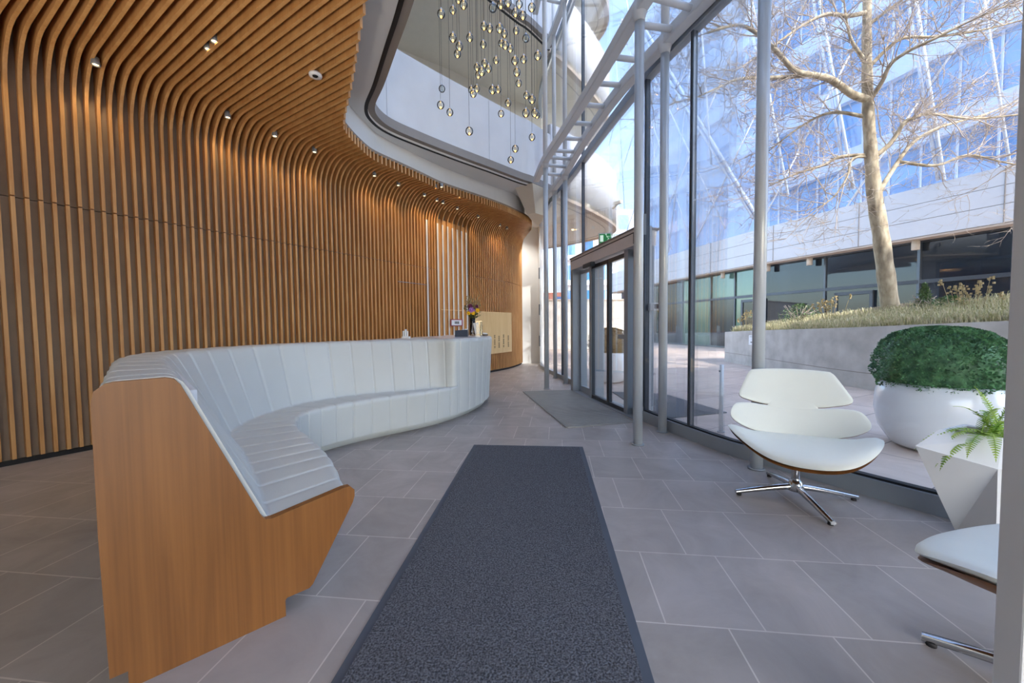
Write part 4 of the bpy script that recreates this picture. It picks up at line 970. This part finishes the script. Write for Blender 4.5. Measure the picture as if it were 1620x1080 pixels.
# interior behind the glazing
b=bwall(3.6,0,3.9,.2); b.obj('rear_wall','interior',bd)
b=MB(); P=bo(sgn*.6); Q=bo(sgn*3.6); V=[(p[0],p[1],.01) for p in P]+[(p[0],p[1],.01) for p in Q]; m=len(P); b.add(V,[(i,i+1,m+i+1,m+i) for i in range(m-1)]); V=[(x,y,3.88) for x,y,z in V]; b.add(V,[(i,i+1,m+i+1,m+i) for i in range(m-1)]); b.obj('inner_floor_and_ceiling','interior',bd)
P=bo(sgn*1.1)[43:54]; b=MB(); Z=[]
for i,p in enumerate(P[:-1]):
    for s in range(8):
        t_=s/8; Z.append((p[0]+(P[i+1][0]-p[0])*t_+(.05 if s%2 else 0),p[1]+(P[i+1][1]-p[1])*t_))
b.wall(Z,.05,2.5,sgn*.02); b.obj('curtain','curtain',bd)
p=bo(sgn*1.2)[50]; b=MB(); b.lathe([(0,0),(.16,0),(.18,.05),(0,.08)],(p[0],p[1],3.35),16); b.obj('room_lamp','orangelamp',bd)
# soffit downlights
for i in (20,25,29,36,43,50):
    p=bo(sgn*.28)[i]; b=MB(); b.lathe([(0,-.30),(.10,-.30),(.10,0),(0,0)],(p[0],p[1],ZS-.05),16,smooth=True); b.obj('soffit_lamp','beigebox',bd)
# upper storeys set back
ZB=5.45
for k,(z0,z1) in enumerate(((5.3,5.75),(7.6,8.35),(10.3,11.1),(13.1,13.9),(15.9,16.7),(18.7,19.5),(21.5,22.3),(24.3,25.1))):
    b=bwall(2.3,z0,z1,.6); b.obj('storey_slab','slab',bd)
zz=[5.75,7.6,8.35,10.3,11.1,13.1,13.9,15.9,16.7,18.7,19.5,21.5,22.3,24.3]
for k in range(0,len(zz),2):
    f=tag(bpy.data.objects.new('window_row',None)); COL.objects.link(f); f.parent=bd
    b=bwall(2.6,zz[k],zz[k+1],.05); b.obj('glass_row','blueglass',f)
    b=MB(); P=bo(sgn*2.55)
    for i in range(0,len(P),2): 
        p=P[i]; b.box((p[0],p[1],(zz[k]+zz[k+1])/2),(.05,.05,zz[k+1]-zz[k]))
    b.obj('mullions','slab',f)
b=bwall(5.0,5.3,25,.3); b.obj('core_wall','slab',bd)
b=bwall(.2,5.40,5.46,2.4); b.obj('ledge','bandwhite',bd)
# clear film skin in facets with cables and posts
FP=bo(sgn*.25); rnd=random.Random(5)
rowsF=[]
for j,z in enumerate(np.linspace(5.46,24,8)):
    row=[]
    for i in range(0,len(FP),4):
        d=(.14 if (i//4+j)%2 else .02)+rnd.uniform(-.03,.03) + j*.05
        row.append((FP[i][0]-d,FP[i][1]-d*.35,z))
    rowsF.append(row)
b=MB(); V=[p for r in rowsF for p in r]; n_=len(rowsF[0]); F=[]
for j in range(len(rowsF)-1):
    for i in range(n_-1):
        a=j*n_+i
        F+=[(a,a+1,a+n_),(a+1,a+n_+1,a+n_)] if (i+j)%2 else [(a,a+1,a+n_+1),(a,a+n_+1,a+n_)]
b.add(V,F); b.obj('film_skin','film',bd)
b=MB(); P=bo(sgn*.9)[:25]; b.grid([[(p[0],p[1],z) for p in P] for z in (5.5,12,18,24)],False); b.obj('added_haze_layer','filmhaze',bd)  # added sheet paling the far half, imitates haze at grazing view
for j in range(len(rowsF)-1):
    for i in range(n_-1):
        if (i*3+j*5)%2==0:
            a,c=((rowsF[j][i],rowsF[j+1][i+1]) if (i+j)%2==0 else (rowsF[j][i+1],rowsF[j+1][i]))
            b=MB(); b.tube([(a[0]-.04,a[1],a[2]),(c[0]-.04,c[1],c[2])],.03,6); b.obj('film_cable','whitesteel',bd)
POSTS= [([11.74, 15.0, 13.54], [12.16, 13.74, 5.99]), ([11.81, 14.79, 13.36], [12.22, 13.58, 5.93]), ([12.67, 12.36, 11.35], [12.96, 11.58, 5.48]), ([12.73, 12.19, 11.21], [13.0, 11.47, 5.44]), ([10.89, 17.76, 15.74], [11.41, 16.03, 6.54]), ([10.95, 17.49, 15.52], [11.49, 15.77, 6.46]), ([10.22, 20.59, 16.95], [10.41, 19.77, 9.41]), ([9.59, 23.57, 16.35], [11.02, 17.24, 5.97]), ([9.66, 23.2, 16.33], [11.08, 17.04, 5.92]), ([9.51, 23.94, 15.38], [10.64, 18.83, 5.9]), (None, [9.66, 23.19, 5.57]), ([8.57, 29.46, 23.77], [10.13, 20.97, 5.14]), ([10.09, 21.14, 16.71], [9.66, 23.19, 5.57]), ([9.0, 26.48, 18.15], [9.72, 22.88, 5.7]), ([8.4, 30.59, 23.68], [8.66, 28.84, 9.95]), ([13.23, 10.86, 10.1], [13.44, 10.32, 5.43])]
for k,(a,c) in enumerate(POSTS):
    if a is None: continue
    r=.07 if k in (7,8) else (.05 if k<8 else .035)
    a=Vector(a);c=Vector(c); d=(a-c); a=a+d*.6 if a.z<22 else a
    b=MB(); b.tube([(a.x-.12,a.y-.05,a.z),(c.x-.12,c.y-.05,c.z)],r,10); b.obj('facade_strut','slab',bd)

# ================================================================== FAR BUILDINGS
def block(name,c,size,rz,lab,mat,floors,cols,cat='building'):
    t=thing(name,(c[0],c[1],0),lab,cat,None,R(rz)); b=MB(); b.box((0,0,size[2]/2),size); b.obj('wall',mat,t,w=False)
    fh=size[2]/floors
    for f in range(floors):
        for k in range(cols):
            x=-size[0]/2+(k+.5)*size[0]/cols; b=MB(); b.box((x,-size[1]/2,f*fh+fh*.52),(size[0]/cols*.62,.08,fh*.58)); w=b.obj('window','blueglass',t,w=False)
        b=MB(); b.box((0,-size[1]/2-.35,f*fh+.06),(size[0],.7,.12)); b.obj('balcony_slab','bldwhite',t,w=False)
    return t
block('apartment_block',(13.5,50,0),(15,8,15),0,'distant white apartment block with window rows seen through the entrance door','bldwhite',5,7)
block('brick_house',(3.2,42,0),(4.6,6,4.6),0,'distant red brick house seen between the thin columns','redroof',2,3)
t=thing('garden_wall',(3,19.5,0),'sunlit concrete retaining wall beyond the far glass','wall')
b=MB(); b.box((3.2,19.5,1.25),(7.5,.35,2.5),R(6)); b.obj('wall_panel','concrete',t)
b=MB(); b.box((3.2,19.5,2.53),(7.55,.45,.06),R(6)); b.obj('coping','soffit',t)

# ================================================================== CONCRETE PLANTER WALL, GRASS, TREE
CW=[(7.1,12.6),(7.0,11.2),(6.75,9.4),(6.62,7.6),(6.8,6.4),(7.35,5.45),(8.2,4.7),(9.4,4.1)]
CWc=[xy(p) for p in crom(CW,6)]
def cz(i): return .97+.40*i/(len(CWc)-1)
t=thing('concrete_planter_wall',(6.7,8,0),'long curved grey concrete planter wall on the plaza','planter wall')
b=MB(); Q=offs(CWc,.22); Q=[q if q[0]>p[0] else offs([p,p],0)[0] for p,q in zip(CWc,Q)] if False else offs(CWc,.22)
if Q[3][0]<CWc[3][0]: Q=offs(CWc,-.22)
V=[]
for i,(p,q) in enumerate(zip(CWc,Q)): V+=[(p[0],p[1],-.02),(p[0],p[1],cz(i)),(q[0],q[1],cz(i)),(q[0],q[1],-.02)]
m=len(CWc); F=[]
for i in range(m-1):
    a=4*i
    for k in range(4): F.append((a+k,a+4+k,a+4+(k+1)%4,a+(k+1)%4))
F+=[(0,1,2,3),(4*m-1,4*m-2,4*m-3,4*m-4)]; b.add(V,F); b.obj('wall_face','concrete',t)
b=MB(); PJ=offs(CWc,-.003 if Q[3][0]>CWc[3][0] else .003); b.wall(PJ,.285,.30,.02 if Q[3][0]>CWc[3][0] else -.02); b.obj('shadow_joint','rim',t)
S_=Q+[(10.6,6.0),(9.6,9.5),(9.0,12.6)]
b=MB(); b.add([(q[0],q[1],cz(min(i,m-1))-.06) for i,q in enumerate(Q)]+[(10.6,6.0,1.75),(9.6,9.5,1.7),(9.0,12.6,1.3)],[tuple(range(len(S_)))])
b.obj('soil','soil',t)
# notice plate
i_=7; p=CWc[i_]
t=thing('notice_plate',(p[0]-.02,p[1],.72),'small white notice plate fixed on the concrete planter wall','sign')
d=(Vector(CWc[i_+1])-Vector(CWc[i_-1])).normalized(); nn=Vector((-d.y,d.x)); nn=nn if nn.x<0 else -nn
b=MB(); b.bar((p[0]+d.x*-.18+nn.x*.02,p[1]+d.y*-.18+nn.y*.02,.76),(p[0]+d.x*.18+nn.x*.02,p[1]+d.y*.18+nn.y*.02,.76),.015,.28); b.obj('plate','paper',t)
b=MB(); 
for s0,s1,z in ((-.06,.10,.70),(-.12,.12,.86)): b.bar((p[0]+d.x*s0+nn.x*.032,p[1]+d.y*s0+nn.y*.032,z),(p[0]+d.x*s1+nn.x*.032,p[1]+d.y*s1+nn.y*.032,z),.004,.025 if z<.8 else .008)
b.obj('lettering','ink',t)
# grass on top, one body of blades
rnd=random.Random(2); b=MB()
for k in range(17000):
    u=rnd.uniform(0,m-1.01); i=int(u); f=u-i; w_=rnd.random()**1.6
    x=Q[i][0]*(1-f)+Q[i+1][0]*f; y=Q[i][1]*(1-f)+Q[i+1][1]*f
    tgt=(9.4,8.8); x+=(tgt[0]-x)*w_*.45; y+=(tgt[1]-y)*w_*.45; z=cz(i)-.04+w_*.30
    if k<3500: x-= .06
    a=rnd.uniform(0,6.28); L=rnd.uniform(.10,.27); lean=rnd.uniform(.3,1.1); w=.0042
    dx,dy=math.cos(a)*lean*L,math.sin(a)*lean*L
    sx,sy=-w*math.sin(a),w*math.cos(a)
    b.add([(x+sx,y+sy,z),(x-sx,y-sy,z),(x+dx*.45+sx*.8,y+dy*.45+sy*.8,z+L*.85),(x+dx*.45-sx*.8,y+dy*.45-sy*.8,z+L*.85),(x+dx,y+dy,z+L*.8)],[(0,1,3,2),(2,3,4)])
tag(b.obj('ornamental_grass','grass'),'dry yellow green ornamental grass growing along the top of the concrete planter','grass',None,'stuff')
# shrubs on the planter
def shrub(c,r,h,lab,n=260,mat='shrub',conic=False):
    t=thing('planter_shrub',c,lab,'shrub'); rn=random.Random(int(c[0]*100)); b=MB()
    for k in range(26):
        a=rn.uniform(0,6.28); s=rn.uniform(.2,1); b.tube([(0,0,0),(r*s*.5*math.cos(a),r*s*.5*math.sin(a),h*.5),(r*s*math.cos(a),r*s*math.sin(a),h*rn.uniform(.5,1)*(1-s*.5 if conic else 1))],.006,4)
    b.obj('stems','twig',t,w=False); b=MB()
    for k in range(n*3):
        a=rn.uniform(0,6.28); z=rn.uniform(.1,1); s=math.sqrt(rn.random())*((1-z) if conic else math.sin(math.pi*min(1,.15+z*.8)))
        q=Vector((r*s*math.cos(a),r*s*math.sin(a),h*z)); d=Vector((rn.uniform(-1,1),rn.uniform(-1,1),rn.uniform(-.3,1))).normalized()*.055; e=d.cross(Vector((.3,.2,1))).normalized()*.014
        b.add([q,q+d*.5+e,q+d,q+d*.5-e],[(0,1,2,3)])
    b.obj('foliage',mat,t,w=False)
shrub((7.75,10.2,1.2),.5,.55,'round grey green shrub on the planter left of the tree')
shrub((8.0,7.35,1.35),.28,.62,'upright pointed shrub on the planter right of the tree',conic=True)
shrub((8.1,7.0,1.35),.35,.35,'low shrub with dry seed heads beside the pointed shrub')
shrub((9.3,5.9,1.4),.4,.5,'green shrub on the planter near the right edge')
# dry seed stalks
for k,(x,y,z) in enumerate(((7.3,11.6,1.05),(7.5,8.9,1.3),(7.9,6.5,1.4))):
    t=thing('seed_stalks',(x,y,z),'dry beige seed stalks '+['at the left end of the planter wall','in front of the tree trunk','above the planter right of the pointed shrub'][k],'dry plant'); b=MB(); rn=random.Random(k)
    for j in range(16):
        a=rn.uniform(0,6.28); r=rn.uniform(.05,.4); h=rn.uniform(.3,.6); e=Vector((r*math.cos(a),r*math.sin(a),h)); b.tube([(r*.6*math.cos(a),r*.6*math.sin(a),0),tuple(e)],.004,4)
        for q in range(6): b.box(e+Vector((rn.uniform(-.03,.03),rn.uniform(-.03,.03),rn.uniform(-.1,.02))),(.025,.025,.03),rn.uniform(0,3))
    b.obj('stalks','straw',t,w=False)
TREE= [[(8.01, 8.0, 1.58), (7.88, 8.0, 2.23), (7.74, 8.0, 3.09), (7.58, 8.0, 3.94), (7.47, 8.0, 4.91), (7.39, 8.0, 5.8), (7.34, 8.0, 6.82), (7.32, 8.0, 7.82), (7.32, 8.0, 8.81)], [(7.4, 8.0, 5.83), (6.97, 7.87, 5.86), (6.6, 7.74, 5.96), (6.21, 7.6, 6.03), (5.76, 7.47, 6.01), (5.36, 7.34, 6.02), (4.94, 7.21, 6.28), (4.46, 7.08, 6.52), (4.04, 6.94, 6.54), (3.47, 6.81, 6.32)], [(5.86, 7.6, 6.08), (5.11, 7.4, 5.92), (4.26, 7.2, 5.77), (3.81, 7.0, 5.52), (3.26, 6.81, 5.21)], [(7.37, 8.0, 6.5), (7.15, 7.95, 6.72), (6.94, 7.9, 6.93), (6.79, 7.84, 7.2), (6.67, 7.79, 7.59)], [(7.31, 8.0, 7.57), (6.77, 7.83, 7.37), (6.24, 7.66, 7.28), (5.63, 7.48, 6.94), (4.91, 7.31, 6.41), (4.45, 7.14, 6.07)], [(7.43, 8.0, 5.8), (7.46, 7.78, 6.05), (7.43, 7.57, 6.27), (7.56, 7.35, 6.36), (7.8, 7.13, 6.42), (8.11, 6.92, 6.53), (8.6, 6.7, 6.67)], [(7.57, 8.0, 4.68), (7.85, 7.95, 4.94), (8.05, 7.9, 5.3), (8.19, 7.85, 5.37), (8.46, 7.8, 5.43), (9.29, 7.75, 5.3), (10.3, 7.7, 5.36)], [(7.67, 8.0, 3.94), (8.19, 8.21, 4.54), (8.8, 8.42, 5.16), (9.64, 8.63, 5.59), (10.87, 8.84, 5.97), (12.14, 9.04, 6.5)], [(7.43, 8.0, 5.47), (6.97, 8.15, 5.66), (6.69, 8.3, 5.69), (6.26, 8.45, 5.47), (5.75, 8.6, 5.07)], [(7.52, 8.0, 4.72), (6.98, 8.13, 4.74), (6.69, 8.26, 4.61), (6.25, 8.4, 4.5), (5.72, 8.53, 4.28)], [(8.3, 8.25, 4.68), (8.96, 8.11, 4.53), (9.45, 7.97, 4.68), (9.94, 7.83, 4.49), (10.4, 7.69, 4.3)], [(7.65, 8.0, 4.65), (7.14, 8.02, 4.66), (7.04, 8.04, 4.28), (6.8, 8.06, 3.9), (6.55, 8.07, 3.71)], [(7.36, 8.0, 6.44), (7.61, 7.89, 6.73), (7.87, 7.78, 6.9), (8.38, 7.66, 6.83), (9.1, 7.55, 6.86), (9.86, 7.44, 6.98)], [(7.35, 8.0, 7.32), (7.53, 7.84, 7.44), (7.86, 7.67, 7.66)]]
tr=thing('bare_tree',(8.01,8.0,1.45),'tall leafless tree with pale bark standing in the concrete planter','tree')
rt=[.155,.145,.135,.125,.105,.095,.08,.07,.05]
T0=[tuple(p) for p in TREE[0]]; T0[0]=(8.03,8.0,1.3)
TP=[tuple(p) for p in crom(T0,4)]; b=MB(); b.tube(TP,[float(np.interp(i/(len(TP)-1)*(len(rt)-1),range(len(rt)),rt))*(1+.05*math.sin(i*2.1)) for i in range(len(TP))],14); b.obj('trunk','bark',tr)
RB=[0,.075,.04,.045,.045,.045,.05,.05,.04,.04,.035,.03,.04,.04]
tw=MB(); rnd=random.Random(9)
def twig(b,p,d,L,r,lev):
    p=Vector(p); d=Vector(d).normalized(); n=5; pts=[p.copy()]
    for i in range(n):
        d=(d+Vector((rnd.uniform(-.28,.28),rnd.uniform(-.28,.28),rnd.uniform(-.2,.26)))).normalized(); p=p+d*(L/n); pts.append(p.copy())
    b.tube([tuple(q) for q in pts],[r*(1-i/(n+.6)) for i in range(n+1)],4 if lev<2 else 3,cap=False)
    if lev<3:
        for k in range(5 if lev==0 else 3):
            i=rnd.randint(1,n); s=rnd.choice((-1,1)); q=pts[i]; dd=(pts[i]-pts[i-1]).normalized()
            e=(dd*rnd.uniform(.5,1.1)+Vector((rnd.uniform(-1,1),rnd.uniform(-1,1),rnd.uniform(-.7,.8)))).normalized(); twig(b,q,e,L*rnd.uniform(.45,.75),max(.0042,r*.6),lev+1)
for k in range(1,len(TREE)):
    P=[tuple(p) for p in crom(TREE[k],4)]; n_=len(P); r0=RB[k]
    b=MB(); b.tube(P,[r0*(1-.72*i/(n_-1)) for i in range(n_)],9); b.obj('branch','bark',tr)
    for i in range(3,n_,1):
        d=Vector(P[i])-Vector(P[i-1])
        if rnd.random()<.95:
            e=(d.normalized()*.8+Vector((rnd.uniform(-1,1),rnd.uniform(-.8,.8),rnd.uniform(-.6,.9)))).normalized(); twig(tw,P[i],e,rnd.uniform(.6,1.3),.012,0)
    twig(tw,P[-1],Vector(P[-1])-Vector(P[-2]),1.2,.012,0)
tag(tw.obj('twigs','twig',tr),None,None,None,'stuff')

# ================================================================== ROUND POTS WITH BOXWOOD, BOLLARDS
def boxpot(c,r,lab_p,lab_b,mat,hb,seed,nleaf=9000):
    t=thing('round_pot',(c[0],c[1],0),lab_p,'planter')
    b=MB(); b.lathe([(0,0),(r*.62,0),(r*.72,.03),(r*.92,.18),(r*1.0,.36),(r*.985,.50),(r*.94,.63),(r*.90,.65),(r*.86,.63),(r*.88,.55),(0,.55)],(0,0,0),64); b.obj('bowl','whitegloss',t,w=False)
    b=MB(); b.lathe([(0,.565),(r*.85,.565)],(0,0,0),32); b.obj('soil','soil',t,w=False)
    s=thing('boxwood_shrub',(c[0],c[1],.56),lab_b,'shrub'); rn=random.Random(seed)
    rr=r*.99; H=hb
    b=MB(); b.lathe([(.05,0),(rr*.78,.02),(rr*.9,.12),(rr*.92,H*.45),(rr*.82,H*.75),(rr*.5,H*.93),(0,H*.97)],(0,0,0),40); b.obj('branches',mat,s,w=False)
    V=[];F=[]; b=MB()
    for k in range(nleaf):
        a=rn.uniform(0,6.2832); u=rn.random(); 
        ph=u; # profile param
        prof=[(.70,.0),(.92,.08),(1.0,.30),(.99,.52),(.90,.76),(.70,.91),(.38,.985),(.0,1.0)]
        x=ph**.8*(len(prof)-1.001) if True else 0; i=int(x); f=x-i; R0=prof[i][0]*(1-f)+prof[i+1][0]*f; Z0=prof[i][1]*(1-f)+prof[i+1][1]*f
        bumpy=1+.035*math.sin(a*7+Z0*9)+.03*math.sin(a*13-Z0*17)+rn.uniform(-.05,.03)
        q=Vector((rr*R0*bumpy*math.cos(a),rr*R0*bumpy*math.sin(a),H*Z0*(1+.02*math.sin(a*5))))
        nrm=Vector((math.cos(a)*(R0>.5),math.sin(a)*(R0>.5),(Z0-.45)*1.6)).normalized()
        d=(nrm+Vector((rn.uniform(-.8,.8),rn.uniform(-.8,.8),rn.uniform(-.5,.9)))).normalized()*.024; e=d.cross(Vector((rn.uniform(-1,1),rn.uniform(-1,1),rn.uniform(-1,1)))).normalized()*.009
        b.add([q,q+d*.5+e,q+d,q+d*.5-e],[(0,1,2,3)])
    b.obj('foliage',mat,s,w=False)
boxpot((4.19,3.71),.452,'large round white glossy pot outside the glass at the right','dense green clipped boxwood ball growing in the large white pot','box',.62,1,16000)
boxpot((2.15,8.35),.45,'round white pot outside behind the glass door leaves','brownish clipped boxwood in the round pot behind the glass door','boxbrown',.6,2,5000)
for x,y,lab in ((2.42,4.35,'thin grey bollard post on the paving left of the armchair'),(1.93,7.6,'thin grey bollard post seen through the glass door')):
    t=thing('bollard',(x,y,-.012),lab,'bollard'); b=MB(); b.tube([(x,y,-.012),(x,y,.775)],.022,16); b.obj('shaft','steel',t)
    b=MB(); b.lathe([(.022,0),(.04,0),(.04,.012),(.022,.012)],(x,y,-.012),18); b.obj('base_plate','alu',t)
    b=MB(); b.box((x-.024,y,.70),(.008,.02,.02)); b.obj('knob','darkalu',t)
